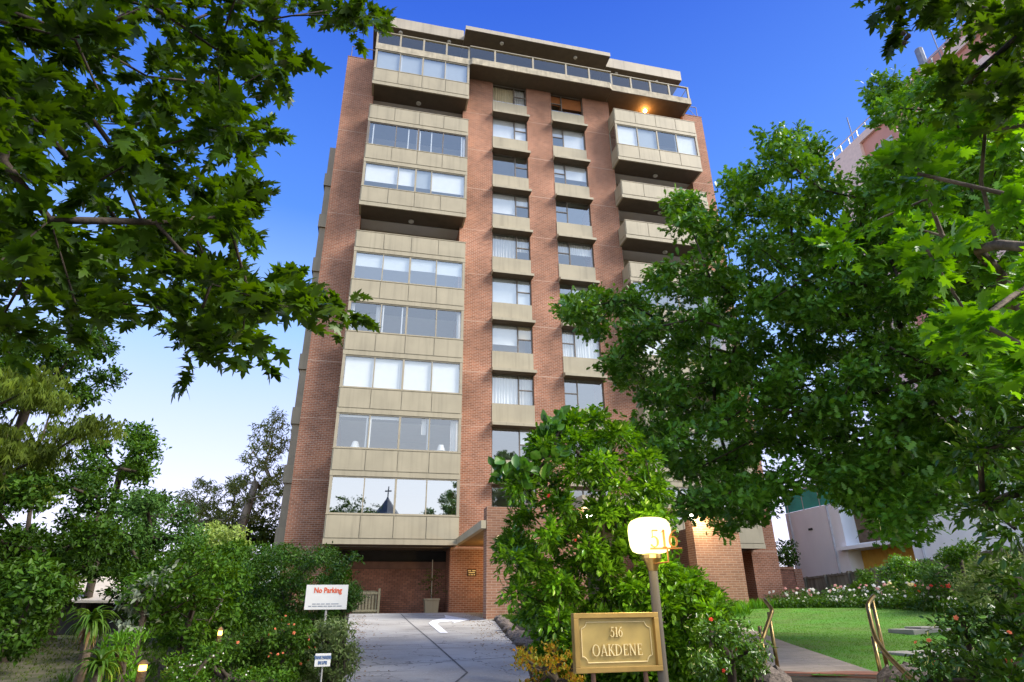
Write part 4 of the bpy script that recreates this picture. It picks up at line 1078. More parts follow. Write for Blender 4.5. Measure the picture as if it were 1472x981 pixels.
def spiky(label, u, v, d, R, n, hang, seed, stem):
    rng = np.random.default_rng(seed); p = on(u, v, d); g = gz(p[0], p[1]); t = thing('cordyline', label, 'plant', (p[0], p[1], g))
    if stem: MB().tube([(p[0], p[1], g - .05), (p[0] + .02, p[1], (g + p[2]) / 2), tuple(p)], [.06, .055, .07], 8).build('trunk', BARK, t)
    else: MB().tube([(p[0], p[1], g - .05), tuple(p)], [.05, .05], 6).build('trunk', BARK, t)
    for nm, m, cnt, lo, hi in (('leaves', 'strap', n, -.35, 1.4), ('dry_leaves', 'dry', hang, -1.5, -.9)):
        b = MB()
        for k in range(cnt):
            az = rng.uniform(0, 6.283); el = rng.uniform(lo, hi); L = R * rng.uniform(.75, 1.1); pts = []
            for j in range(6):
                s = j / 5; e = el - .8 * s * s * (1 if el > -.5 else .1); pts.append(Vector(p) + Vector((math.cos(az) * math.cos(e), math.sin(az) * math.cos(e), math.sin(e))) * L * s)
            sd_ = Vector((-math.sin(az), math.cos(az), 0)); o = len(b.v)
            for j, q in enumerate(pts):
                wd = .022 * (1 - (j / 5) ** 2) + .002; b.v += [tuple(q - sd_ * wd + Vector((0, 0, wd * .5))), tuple(q), tuple(q + sd_ * wd + Vector((0, 0, wd * .5)))]
            for j in range(5):
                a_ = o + 3 * j
                for f in ((a_, a_ + 1, a_ + 4, a_ + 3), (a_ + 1, a_ + 2, a_ + 5, a_ + 4)): b.f.append(f); b.mi.append(0)
        if cnt: b.build(nm, LM[m], t)


tree('dark_shrub', 'dark dense shrub in front of the shed roof edge', 'shrub', [(165, 850), (175, 815), (215, 800), (260, 810), (255, 880), (180, 890)], 14, 15.5, .3, .08, ELL, 'dark', 2.4, 68, cover=1.5, **SH)
tree('dark_shrub', 'dark twiggy shrub at the left edge in front of the timber fence', 'shrub', [(-40, 830), (60, 810), (100, 835), (80, 860), (40, 900), (-40, 915)], 15, 17, .35, .09, ELL, 'olive', 2.2, 69, cover=1.4, **SH)


tree('hedge_row', 'long dark hedge row closing off the garden far behind the left shrubs', 'hedge', [(-60, 800), (120, 790), (250, 805), (330, 790), (405, 800), (408, 884), (-60, 888)], 27, 30, .6, .15, ELL, 'dark', 2.6, 91, cover=1.4, **SH)
tree('dark_shrub', 'dark green shrub filling in behind the left end of the hedge', 'shrub', [(315, 790), (345, 775), (390, 785), (410, 840), (400, 900), (320, 900)], 15.2, 17, .32, .075, ELL, 'mid', 2.6, 92, cover=1.5, **SH)


spiky('tall spiky cordyline with a skirt of dry brown leaves', 131, 895, 9.4, .30, 80, 30, 1, True)
spiky('small spiky clump low in front of the tall cordyline', 143, 958, 8.6, .28, 50, 0, 2, False)

# grass and low edging plants
def tufts(name, label, poly_w, n, size, leaf, seed, kind='stuff', wid=TUFT):
    rng = np.random.default_rng(seed); pw = np.array(poly_w); q = rng.uniform(pw.min(0), pw.max(0), (n * 4, 2)); q = q[in_poly(q, poly_w)][:n]
    P = np.array([(x, y, gz(x, y) + .003) for x, y in q]); T = np.column_stack([rng.normal(0, .35, (len(P), 2)), np.ones(len(P))])
    o = bpy.data.objects.new(name + '_tmp', None); ORG[o] = Vector((0, 0, 0))
    r = leaf_object(name, P, T, rdir(rng, len(P)), size * rng.uniform(.6, 1.2, len(P)), wid, LM[leaf], o)
    r.parent = None; bpy.data.objects.remove(o); tag(r, label, 'grass', kind=kind); return r


LPOLY = LW_L + LW_R[::-1]
tufts('lawn_grass', 'short mown green grass covering the lawn', LPOLY, 110000, .022, 'grass', 7)
tufts('border_grass', 'tufty green strap grass along the far edge of the lawn', [(13.2, -8.6), (15.6, -4.0), (23.2, -5.0), (22.9, -6.0), (16, -5.6), (14, -9)], 2600, .38, 'grass', 8, wid=T_dia(.06, .1))
tufts('bed_groundcover', 'low mixed ground cover beside the driveway', [(5.9, -16), (6.2, -8), (6.3, -6.1), (9, -6.1), (9.5, -12), (7.5, -17)], 7000, .16, 'azalea', 9)
tufts('bed_groundcover', 'low ground cover under the left shrubs', [(1.3, -19.8), (1.3, -8), (1.2, -1), (-4, -1), (-4, -8), (-2.2, -19.8)], 7000, .14, 'azalea', 10)
tufts('bed_groundcover', 'low ground cover at the foot of the right shrubs', [(7.0, -22), (9.5, -22.6), (11, -24.5), (7, -26)], 2500, .12, 'azalea', 13)
tufts('yard_grass', 'sparse dry grass on the dirt yard at the left', [(-9, -20), (-2.8, -20), (-2.6, -13), (-5, -6), (-11, -6)], 9000, .06, 'olive', 14)

# ------------------------------------------------------------------ things near the camera
# lit lamp post
LP = on(950, 940, 6.5); lx, ly = float(LP[0]), float(LP[1]); lg = gz(lx, ly)
zc = float(on(937, 770, 6.5)[2])
t = thing('lamp_post', 'lit globe lamp on a tall grey post with the house number on a bracket', 'lamp', (lx, ly, lg))
MB().lathe([(.05, -.1), (.05, .4), (.043, zc - lg - .32), (.043, zc - lg - .30)], (lx, ly, lg), 20).build('post', pmat('post_paint', (.13, .11, .085), .5, var=.08), t, smooth=False)
MB().lathe([(.046, -.33), (.075, -.25), (.095, -.215), (.095, -.18), (.06, -.168)], (lx, ly, zc), 20).build('collar', GOLD, t)
GLB = [(.05, -.165), (.13, -.163), (.168, -.145), (.188, -.10), (.196, -.03), (.198, .05), (.19, .105), (.165, .142), (.12, .162), (.04, .167)]
MB().lathe(GLB, (lx, ly, zc), 40, power=2.6).build('globe', emat('lit_globe', (1, .87, .30), 1.6), t, smooth=True)
rt_ = Vector((AX_R[0], AX_R[1], 0)).normalized(); fw = Vector((AX_F[0], AX_F[1], 0)).normalized()
np_ = Vector((lx, ly, zc)) + rt_ * .08 - fw * .26 - Vector((0, 0, .07))
NUMM = pmat('bronze_number', (.24, .10, .03), .45, .4, var=.05)
b = MB(); q = np_ + Vector((0, 0, -.075))
b.tube([q - rt_ * .14, q + rt_ * .16], .009, 6); b.tube([q + rt_ * .02, q + rt_ * .02 + Vector((0, 0, -.12)), Vector((lx, ly, zc - .27)) - fw * .09], .009, 6)
br = b.build('bracket', NUMM, t); serif_text('house_number', '516', .16, NUMM, t, tuple(np_ + Vector((0, 0, -.066))), rt_, (0, 0, 1), .012)
pl = bpy.data.lights.new('globe_light', 'POINT'); pl.energy = 9; pl.color = (1, .80, .36); pl.shadow_soft_size = .22
po = bpy.data.objects.new('globe_light', pl); COL.objects.link(po); po.location = tuple(Vector((lx, ly, zc)) - fw * .45 + Vector((0, 0, -.1)))
pl = bpy.data.lights.new('globe_back_light', 'POINT'); pl.energy = 26; pl.color = (1, .80, .36); pl.shadow_soft_size = .2
po = bpy.data.objects.new('globe_back_light', pl); COL.objects.link(po); po.location = tuple(Vector((lx, ly, zc)) + fw * .42 + Vector((0, 0, .02)))

# brass name sign on legs
s0, s1, s2, s3 = on(823, 882, 6.15), on(944, 880, 6.45), on(826, 971, 6.15), on(950, 962, 6.45)
ax = Vector(s1 - s0); ax.z = 0; Wd = ax.length; ax.normalize(); up = Vector((0, 0, 1)); nn = Vector((ax.y, -ax.x, 0))
zt_, zb_ = (s0[2] + s1[2]) / 2, (s2[2] + s3[2]) / 2; Hs = zt_ - zb_; O = Vector((s0[0], s0[1], zb_))
t = thing('name_sign', 'brass framed name board with engraved gold letters in front of the camellia', 'sign', (O.x + ax.x * Wd / 2, O.y + ax.y * Wd / 2, gz(O.x, O.y)))
BRASS_D = pmat('aged_brass_plate', (.54, .39, .13), .36, .2, var=.12, scale=4, spec=.5)
b = MB(); b.obox(O - nn * -.0 + ax * .035 + up * .035 - nn * .02, ax * (Wd - .07), -nn * .02, up * (Hs - .07)); b.build('plate', BRASS_D, t)
b = MB(); fwd_ = nn * .028
b.obox(O - nn * .06, ax * Wd, nn * .088, up * .045); b.obox(O - nn * .06 + up * (Hs - .045), ax * Wd, nn * .088, up * .045)
b.obox(O - nn * .06 + up * .045, ax * .045, nn * .088, up * (Hs - .09)); b.obox(O - nn * .06 + ax * (Wd - .045) + up * .045, ax * .045, nn * .088, up * (Hs - .09))
b.build('frame', pmat('brass_frame', (.50, .32, .10), .35, .6, var=.1, scale=6), t, bevel=.004)
b = MB(); m, cc, wd = .078, .05, .006; base = O - nn * .012
def q_(x, y): return base + ax * x + up * y
path = []
for cx, cy, a0 in ((m, m, 90), (Wd - m, m, 180), (Wd - m, Hs - m, 270), (m, Hs - m, 360)):
    for j in range(7):
        a_ = math.radians(a0 - 90 * j / 6); path.append(q_(cx + cc * math.cos(a_), cy + cc * math.sin(a_)))
path.append(path[0]); b.tube(path, .005, 6, cap=False); b.build('border_line', GOLDL, t)
serif_text('lettering', '516', Hs * .17, GOLDL, t, tuple(q_(Wd * .5, Hs * .585)), ax, up, .012, .88); serif_text('lettering', 'OAKDENE', Hs * .19, GOLDL, t, tuple(q_(Wd * .5, Hs * .27)), ax, up, .012, Wd * .59 / (5.78 * Hs * .19))
for f in (.2, .8):
    p = O + ax * Wd * f; b = MB(); g = gz(p.x, p.y); b.tube([(p.x, p.y, g - .1), (p.x, p.y, zb_ + .002)], .022, 10); b.build('leg', pmat('sign_leg_paint', (.10, .05, .03), .5), t)

# white sign boards
def board(name, label, px, d, T_, lines, legs=True, tilt=0.0):
    a, b2, c_ = (on(*px[0], d), on(*px[1], d), on(*px[2], d)); ax = Vector(b2 - a); ax.z = 0; W = ax.length; ax.normalize(); nn = Vector((ax.y, -ax.x, 0)); z1, z0 = a[2], c_[2]; O = Vector((a[0], a[1], z0)); h = z1 - z0
    ax = (ax + up * tilt).normalized()
    g = gz(O.x, O.y); t = thing(name, label, 'sign', (O.x + ax.x * W / 2, O.y + ax.y * W / 2, g))
    MB().obox(O, ax * W, -nn * .012, up * h).build('board', WHITEP, t, bevel=.003)
    p = O + ax * W * .52 - nn * .03
    MB().tube([(p.x, p.y, g - .1), (p.x, p.y, z0 + h * .6)], T_, 8).build('pole', pmat('galvanised_pole', (.48, .48, .46), .5, .3), t)
    for (body, size, fx, fy, mat, sx, off) in lines: put_text('lettering', body, size * h, mat, t, tuple(O + ax * W * fx + up * h * fy + nn * .003), ax, up, sx, .001, off)
    return t, O, ax, W, h, nn


ORG_T = pmat('orange_print', (.75, .13, .05), .6, var=.02); BLUE_T = pmat('blue_print', (.10, .16, .30), .6, var=.02); GREYT = pmat('grey_print', (.30, .33, .40), .6, var=.02)
t, O, ax, W, h, nn = board('parking_sign', 'white no parking sign with orange lettering on a pole in the shrubs', [(441, 841), (501, 841), (436, 877)], 11, .018, [('No Parking', .30, .52, .68, ORG_T, .86, .0035)])
b = MB()
for (y, x0, x1) in ((.21, .18, .26), (.21, .28, .36), (.21, .38, .47), (.21, .50, .60), (.21, .62, .80), (.12, .09, .16), (.12, .18, .29), (.12, .31, .43), (.12, .45, .53), (.12, .55, .66), (.12, .68, .74), (.12, .76, .88)):
    b.obox(O + ax * W * x0 + up * h * y + nn * .001, ax * W * (x1 - x0), nn * .0015, up * h * .035)
b.build('small_print', GREYT, t)
board('water_sign', 'small pale blue sign about tank water on the driveway edge bed', [(453.5, 940), (476, 940.5), (453, 959)], 8.4, .01, [('TANK WATER', .30, .5, .60, BLUE_T, .72, .004), ('IN USE', .30, .5, .2, BLUE_T, .8, .004)])

RAILM = pmat('weathered_brass_rail', (.24, .17, .07), .32, .85, var=.2, scale=14)
# brass handrails beside the steps
RS = [on(u, v, 8.9) for u, v in ((1116, 970), (1098, 985))]
def rail(label, uv, posts, d):
    pts = [on(u, v, dd) for u, v, dd in uv]; t = thing('handrail', label, 'handrail', tuple(on(*posts[0])))
    fine = []
    for i in range(len(pts) - 1):
        p0, p1, p2, p3 = pts[max(i - 1, 0)], pts[i], pts[i + 1], pts[min(i + 2, len(pts) - 1)]
        for j in range(5):
            s = j / 5; fine.append(.5 * ((2 * p1) + (-p0 + p2) * s + (2 * p0 - 5 * p1 + 4 * p2 - p3) * s * s + (-p0 + 3 * p1 - 3 * p2 + p3) * s ** 3))
    fine.append(pts[-1]); MB().tube(fine, .025, 10).build('rail', RAILM, t, smooth=True)
    for (u, v, dd, ut, vt) in [(*p, *q) for p, q in zip(posts, [(x[0], x[1]) for x in d])]:
        a = on(u, v, dd); g = gz(a[0], a[1]); top = on(ut, vt, dd); MB().tube([(a[0], a[1], g - .25), (a[0], a[1], top[2])], .023, 10).build('post', RAILM, t, smooth=True)


rail('left brass handrail rising beside the brick steps', [(1099, 863, 9.15), (1109, 876, 8.9), (1108, 884, 8.8), (1100, 908, 8.5), (1088, 945, 8.1), (1080, 1000, 7.6)],
     [(1119, 966, 9.15), (1105, 985, 8.7)], [(1107, 880), (1105, 900)])
rail('right brass handrail with a sweeping curved lower end', [(1256, 857, 9.15), (1248, 869, 8.9), (1250, 884, 8.8), (1258, 915, 8.5), (1270, 935, 8.15), (1293, 960, 7.75), (1325, 990, 7.3)],
     [(1277, 966, 9.15), (1270, 985, 8.7)], [(1257, 862), (1260, 915)])

# bollard lights in the garden
def bollard(label, u, v, d, hgt, r):
    p = on(u, v, d); g = gz(p[0], p[1]); z = p[2]; t = thing('bollard_light', label, 'lamp', (p[0], p[1], g))
    MB().lathe([(r, -.08), (r, z - g - .06)], (p[0], p[1], g), 12).build('post', BARKD, t)
    MB().lathe([(r * .8, -.058), (r * .85, -.03), (r * .8, .0)], (p[0], p[1], z), 12).build('lamp', emat('bollard_glow', (1, .50, .08), 5), t)
    MB().lathe([(r * 1.15, .002), (r * 1.2, .015), (r * .4, .05)], (p[0], p[1], z), 12).build('cap', BARKD, t)
    pl = bpy.data.lights.new('bollard_bulb', 'POINT'); pl.energy = 2.5; pl.color = (1, .6, .15); pl.shadow_soft_size = .06
    po = bpy.data.objects.new('bollard_bulb', pl); COL.objects.link(po); po.location = (p[0], p[1] - .15, z + .03)


bollard('lit wooden bollard lamp glowing orange beside the big dark shrub', 206, 956, 8.8, .4, .05)
bollard('small lit garden lamp peeping between the hedge and the azalea', 317, 907, 10.6, .3, .035)

# planter and timber crate gate by the garage
t = thing('potted_tree', 'thin staked olive tree in a square beige planter by the garage wall', 'potted plant', (4.88, 1.75, .1))
b = MB(); b.add([(4.60, 1.47, .1), (5.16, 1.47, .1), (5.16, 2.03, .1), (4.60, 2.03, .1), (4.56, 1.43, .62), (5.2, 1.43, .62), (5.2, 2.07, .62), (4.56, 2.07, .62)], [(3, 2, 1, 0), (4, 5, 6, 7), (0, 1, 5, 4), (1, 2, 6, 5), (2, 3, 7, 6), (3, 0, 4, 7)])
b.box(4.53, 5.23, 1.40, 2.10, .62, .69); b.build('planter', PANEL, t)
MB().tube([(4.88, 1.75, .65), (4.87, 1.75, 2.35)], .02, 6).build('stake', pmat('pale_stake', (.5, .45, .36), .8), t)
rng = np.random.default_rng(77); C = np.array([(4.88 + rng.normal(0, .22), 1.70 + rng.normal(0, .15), z) for z in np.linspace(.95, 1.9, 22)])
limbs('stems', t, branches([(4.9, 1.72, .66), (4.9, 1.72, .8)], C, .02, rng, rmin=.004, step=.2), BARK); foliage('foliage', t, C, .17, 28, .06, ELL, LM['olive'], rng, 'ball')
t = thing('picket_gate', 'low beige slatted gate leaning by the garage entrance', 'gate', (1.85, 1.6, .1)); KH = pmat('khaki_paint', (.33, .29, .18), .7, var=.1)
b = MB(); b.box(1.42, 2.5, 1.5, 1.56, .88, .98); b.box(1.42, 2.5, 1.5, 1.56, .18, .26)
for k in range(8): b.box(1.45 + k * .135, 1.52 + k * .135, 1.561, 1.59, .12, 1.0)
b.box(2.502, 2.6, 1.48, 1.58, .1, 1.12); b.build('gate_panel', KH, t)
t = thing('meter_box', 'beige cabinet standing against the dark garage wall', 'cabinet', (1.95, 2.3, .1)); MB().box(1.5, 2.4, 2.1, 2.48, .1, 1.05).build('body', KH, t, bevel=.01); MB().box(1.54, 2.36, 2.085, 2.099, .2, 1.0).build('door', PANEL, t)

# rocks along the right driveway edge
rng = np.random.default_rng(4); RK = pmat('edging_rock', (.17, .135, .11), .9, var=.3, scale=8, bump=.8, bscale=20)
rock_me = None
for k in range(17):
    y = -6.6 - k * .46; f = (y + 7) / -10; x = 6.05 - 1.25 * max(0, min(1, f)) + rng.uniform(-.05, .08) + .1; r = rng.uniform(.13, .2)
    if rock_me is None:
        b = MB(); v0 = [];
        for i, (rr, z) in enumerate(((.3, -.5), (.85, -.25), (1, .05), (.8, .45), (.35, .65))): v0.append((rr, z))
        b.lathe(v0, (0, 0, 0), 9); b.v = [(x_ * (1 + rng.uniform(-.2, .2)), y_ * (1 + rng.uniform(-.2, .2)), z_ * (1 + rng.uniform(-.25, .25))) for x_, y_, z_ in b.v]
        o = b.build('edging_rock', RK, org=(0, 0, 0)); rock_me = o.data
    else: o = bpy.data.objects.new('edging_rock', rock_me); COL.objects.link(o)
    o.location = (x, y, gz(x, y) + r * .2); o.rotation_euler = (rng.uniform(-.3, .3), rng.uniform(-.3, .3), rng.uniform(0, 6)); o.scale = (r * rng.uniform(.9, 1.4), r, r * .8)
    tag(o, 'small rough stone edging the garden bed right of the driveway', 'rock', 'edging stones along the driveway')
for k, (u, v, l) in enumerate(((1103, 975, 'brown boulder at the foot of the left handrail'), (1300, 976, 'dark boulder beside the right handrail'))):
    p = on(u, v, 8.3); o = bpy.data.objects.new('boulder', rock_me); COL.objects.link(o); o.location = (p[0], p[1], p[2] - .05); o.scale = (.30, .26, .26); o.rotation_euler = (0, .2, k * 2.1); tag(o, l, 'rock')

# timber paling fence along the side boundary
fa, fb, fc = on(1156, 832, 37), on(1322, 806, 27.5), on(1480, 782, 22)
t = thing('paling_fence', 'weathered grey timber paling fence behind the rose bed', 'fence', (fb[0], fb[1], 0.1)); FW = pmat('weathered_timber', (.19, .175, .13), .9, var=.3, scale=3, streak=.2, bump=.5)
b = MB(); rng = np.random.default_rng(9); posts = []
for A, Bq in ((Vector(fa), Vector(fb)), (Vector(fb), Vector(fc))):
    d = Bq - A; L = math.hypot(d.x, d.y); e = Vector((d.x, d.y, 0)) / L; nrm = Vector((-e.y, e.x, 0)); n = int(L / .115)
    if nrm.dot(Vector((CAMP[0] - A.x, CAMP[1] - A.y, 0))) < 0: nrm = -nrm
    for i in range(n):
        s = i / n; p = A + d * s; g = gz(p.x, p.y); b.obox((p.x, p.y, g - .1), e * .10, nrm * .018, (0, 0, p.z - g + .1 + rng.uniform(-.05, .03)))
    for i in range(0, int(L / 2.4) + 1):
        p = A + e * (i * 2.4 + .3); s = i * 2.4 / L; zt2 = A.z + d.z * s; posts.append((p, e, nrm, zt2))
    rails_ = (A, d, nrm)
    for hh in (.35, 1.35):
        p0 = A + nrm * .02; b.obox((p0.x, p0.y, gz(A.x, A.y) + hh), (d.x, d.y, 0), nrm * .04, (0, 0, .09))
b.build('palings', FW, t)
for p, e, nrm, z in posts: MB().obox(tuple(p + nrm * .062 + Vector((0, 0, -p.z - .1))), e * .11, nrm * .09, (0, 0, z + .12)).build('post', FW, t)

# rose bed: individual bushes
rng = np.random.default_rng(15); NM = [('whitefl', 'white'), ('pinkfl', 'pink'), ('whitefl', 'white'), ('yellowfl', 'pale yellow'), ('redfl', 'red')]
spots = [(1140, 29.0), (1163, 28.4), (1186, 28.0), (1207, 27.2), (1231, 26.6), (1256, 25.6), (1281, 25.0), (1304, 24.2), (1327, 23.6), (1350, 23.0), (1374, 22.4), (1398, 21.6)]
cols = ['whitefl', 'pinkfl', 'whitefl', 'whitefl', 'whitefl', 'pinkfl', 'whitefl', 'yellowfl', 'yellowfl', 'redfl', 'pinkfl', 'redfl']
cn = {'whitefl': 'white', 'pinkfl': 'pink', 'yellowfl': 'pale yellow', 'redfl': 'red'}
order = ['first', 'second', 'third', 'fourth', 'fifth', 'sixth', 'seventh', 'eighth', 'ninth', 'tenth', 'eleventh', 'last']
for k, (u, d) in enumerate(spots):
    p = on(u, 862, d); x, y = p[0], p[1]; g = gz(x, y); t = thing('rose_bush', f'rose bush with {cn[cols[k]]} blooms, {order[k]} from the low brick wall along the fence bed', 'rose bush', (x, y, g), 'rose bushes along the fence')
    C = np.array([(x + rng.normal(0, .42), y + rng.normal(0, .42), g + rng.uniform(.12, .58)) for _ in range(20)])
    limbs('stems', t, branches([(x, y, g - .02), (x, y, g + .12)], C, .025, rng, rmin=.006, step=.4), BARKD, 4)
    foliage('foliage', t, C, .26, 48, .075, ELL, LM['mid' if k % 3 else 'blue'], rng, 'ball')
    tops = C[np.argsort(C[:, 2])[-9:]]; dirs = rdir(rng, 9) * .5 + np.array([-.45, -.6, .75]); dirs /= np.linalg.norm(dirs, axis=1, keepdims=True)
    for (fm, sl_) in ((cols[k], slice(0, 7)), ('whitefl' if cols[k] != 'whitefl' else 'pinkfl', slice(7, 9))):
        flower_parts(t, tops[sl_] + dirs[sl_] * .22, dirs[sl_], rng.uniform(.09, .17, len(tops[sl_])), fm)
# low white bedding flowers in front
q = np.array([on(u, 868, d) for u, d in zip(rng.uniform(1110, 1410, 340), rng.uniform(0, 1, 340))]); us = rng.uniform(1120, 1410, 420); P = []
for u in us:
    d = 28.2 - (u - 1140) * .0255 - rng.uniform(.2, 1.3); p = on(u, 868, d); P.append((p[0], p[1], gz(p[0], p[1])))
P = np.array(P)
o_ = bpy.data.objects.new('tmp', None); ORG[o_] = Vector((0, 0, 0))
r = leaf_object('bedding_foliage', P[np.repeat(np.arange(len(P)), 18)] + np.column_stack([rng.normal(0, .14, (len(P) * 18, 2)), rng.uniform(.02, .32, len(P) * 18)]), rdir(rng, len(P) * 18), rdir(rng, len(P) * 18), np.full(len(P) * 18, .10), ELL, LM['hedge'], o_); r.parent = None
tag(r, 'low leafy bedding plants in front of the roses', 'bedding plants', kind='stuff')
Q_ = P[rng.choice(len(P), 60)]; Q_ = np.repeat(Q_, 3, 0) + np.column_stack([rng.normal(0, .16, (180, 2)), np.zeros(180)])
r = leaf_object('bedding_flowers', Q_ + np.column_stack([rng.normal(0, .12, (len(Q_), 2)), rng.uniform(.16, .4, len(Q_))]), rdir(rng, len(Q_)), rdir(rng, len(Q_)) + np.array([-.5, -.8, 1.0]), rng.uniform(.04, .11, len(Q_)), BLOS, LM['whitefl'], o_); r.parent = None; bpy.data.objects.remove(o_)
tag(r, 'small white bedding flowers in front of the roses', 'bedding flowers', kind='stuff')

tree('hedge_shrub', 'yellow-green rounded shrub in front of the fence', 'shrub', [(1268, 820), (1280, 806), (1310, 803), (1330, 815), (1332, 850), (1320, 868), (1275, 868), (1266, 845)], 25.5, 27, .35, .10, ELL, 'camellia', 3, 61, **SH)
tree('hedge_shrub', 'narrow light green shrub with pale flowers against the fence', 'shrub', [(1230, 830), (1245, 820), (1258, 832), (1262, 865), (1232, 868)], 27.5, 28.6, .3, .09, ELL, 'mid', 2.6, 62, flowers=[('whitefl', 6, .14)], **SH)
tree('hedge_shrub', 'grey-green bushy shrub right of the yellow-green one', 'shrub', [(1328, 835), (1340, 805), (1365, 790), (1400, 800), (1400, 860), (1330, 866)], 22, 25, .4, .10, ELL, 'blue', 2.2, 63, **SH)
tree('cloud_shrub', 'taller dark shrub with rounded clumps before the white wall', 'shrub', [(1350, 800), (1355, 778), (1370, 783), (1385, 775), (1400, 785), (1395, 805), (1372, 815)], 21, 22, .3, .09, ELL, 'mid', 2.6, 64, **SH)
tree('hedge_shrub', 'leafy shrub with pale speckled leaves at the far right bed', 'shrub', [(1385, 815), (1430, 800), (1480, 800), (1480, 870), (1385, 862)], 17, 19.5, .35, .08, ELL, 'varieg', 2, 65, **SH)
tree('evergreen_tree', 'slim dark tree between the block and the white building', 'tree', [(1118, 815), (1120, 785), (1132, 775), (1140, 800), (1142, 835), (1120, 835)], 38, 40, .6, .18, ELL, 'dark', 2.4, 66, r0=.1)

# ------------------------------------------------------------------ neighbours
WR = pmat('white_render', (.88, .90, .92), .85, var=.06, scale=.6, streak=.4)
t = thing('white_building', 'white rendered neighbour with green glass balcony and yellow roller door', 'building', (28, 0, .1))
MB().box(28, 38, 2.5, 7.3, -.3, 5.65).build('wall', WR, t); MB().box(28, 38, -16, -1.9, -.3, 5.9).build('wall', WR, t); MB().box(28.9, 38, -1.897, 2.497, 3.4, 5.7).build('recess_wall', pmat('brown_tile_wall', (.16, .11, .07), .8, var=.2), t)
MB().box(27.6, 28.9, -1.9, 2.9, 3.02, 3.2).build('awning', WR, t); MB().box(28.7, 38, -1.89, 2.49, 3.21, 3.39).build('lintel', WR, t)
YD = pmat('yellow_door', (.62, .37, .06), .5, var=.06, scale=2); b = MB()
for k in range(26): b.box(28.85 - .02 * (k % 2), 28.95, -1.88 + k * .168, -1.88 + (k + 1) * .168 - .004, .1, 3.0)
b.build('roller_door', YD, t)
b = MB()
for k in range(9):
    y = -5 + k * 1.5; b.box(28.05, 28.12, y, y + .06, 5.66, 6.9)
b.box(28.03, 28.14, -5, 7.3, 6.85, 6.92); b.build('balcony_rail', ALU, t); 
TEAL = pmat('green_glass', (.05, .42, .34), .12, var=.15, scale=.8, spec=.8); MB().box(28.07, 28.09, -5, 7.28, 5.68, 6.84).build('balcony_glass', TEAL, t)
MB().box(31, 38, -10, 7.0, 5.92, 9.2).build('upper_wall', WR, t)
for y in (6.9, 3.4, -2.5): MB().tube([(27.95, y, .1), (27.95, y, 5.6)], .05, 8).build('downpipe', pmat('pipe_paint', (.55, .56, .60), .5), t)
b = MB(); b.box(27.97, 28.0, 5.0, 5.35, 4.4, 4.52); b.build('wall_vent', DARK, t)

PK = pmat('pink_render', (.60, .30, .23), .8, var=.06, scale=.5); PKW = pmat('cream_render', (.78, .60, .50), .8, var=.05)
t = thing('pink_tower', 'tall pink and cream apartment tower far behind the oak', 'building', (54, 5, 0))
MB().box(48, 62, -14, 15.5, -.5, 43.4).build('wall', PK, t); MB().box(47.7, 62.3, -14.3, 15.8, 43.4, 44.2).build('cornice', PKW, t); MB().box(50, 60, -10, 9, 44.21, 47.5).build('plant_room', PK, t)
MB().box(47.6, 48.0, 11.5, 15.4, 0, 43.39).build('cream_bay', PKW, t); MB().box(47.6, 48.0, -2, 3.2, 0, 41).build('cream_bay', PKW, t)
for k in range(13):
    z = 2 + k * 3.1
    for y in (5.0, 8.2): MB().box(47.93, 47.99, y, y + 2.2, z + 1.0, z + 2.4).build('window', GREYB, t)
b = MB()
for k in range(26): b.box(47.75, 47.83, -14 + k * 1.16, -13.9 + k * 1.16, 44.2, 45.1)
b.box(47.74, 47.84, -14.2, 15.6, 45.1, 45.2); b.build('roof_rail', ALU, t)
for y, h_, r_ in ((13.4, 4.6, .06), (4.0, 4.2, .35), (1.5, 3.6, .05), (2.4, 5.0, .05), (-8, 5, .35)): MB().tube([(49.2, y, 44.2), (49.2, y, 44.2 + h_)], r_, 8).build('aerial', pmat('grey_aerial', (.2, .23, .3), .6), t)

# shed with a pale roof among the left trees
p = on(125, 870, 21); t = thing('garden_shed', 'dark shed with a pale translucent roof among the left trees', 'shed', (p[0], p[1], gz(p[0], p[1])))
rx, ry_, rz = p[0], p[1], gz(p[0], p[1]); zr = float(on(125, 838, 21)[2]); ze = float(on(125, 862, 21)[2])
MB().box(rx - 1.8, rx + 1.6, ry_, ry_ + 3, rz - .2, ze - .03).build('wall', DARK, t)
b = MB(); v = [(rx - 2.2, ry_ - .4, ze), (rx + 2.0, ry_ - .4, ze - .05), (rx + 2.0, ry_ + 3.4, ze), (rx - 2.2, ry_ + 3.4, ze), (rx - .9, ry_ + 1.4, zr + .25), (rx + .6, ry_ + 1.4, zr + .2)]
b.add(v + [(x, y, z - .06) for x, y, z in v], [(0, 1, 5, 4), (1, 2, 5), (2, 3, 4, 5), (3, 0, 4), (6, 10, 11, 7), (7, 11, 8), (8, 11, 10, 9), (9, 10, 6), (0, 6, 7, 1), (1, 7, 8, 2), (2, 8, 9, 3), (3, 9, 6, 0)]); b.build('roof', pmat('pale_roof_sheet', (.46, .41, .34), .6, var=.05), t)
p0, p1 = on(-40, 885, 17), on(95, 868, 20)
t = thing('timber_fence', 'dark timber fence in the shade at the left edge', 'fence', (p0[0], p0[1], gz(p0[0], p0[1]))); b = MB(); d = Vector((p1[0] - p0[0], p1[1] - p0[1], 0)); e = d.normalized(); n = int(d.length / .16)
for i in range(n):
    q = Vector((p0[0], p0[1], 0)) + e * (.16 * i); b.obox((q.x, q.y, gz(q.x, q.y) - .1), e * .15, (-e.y * .03, e.x * .03, 0), (0, 0, 1.7))
b.build('palings', BARKD, t)

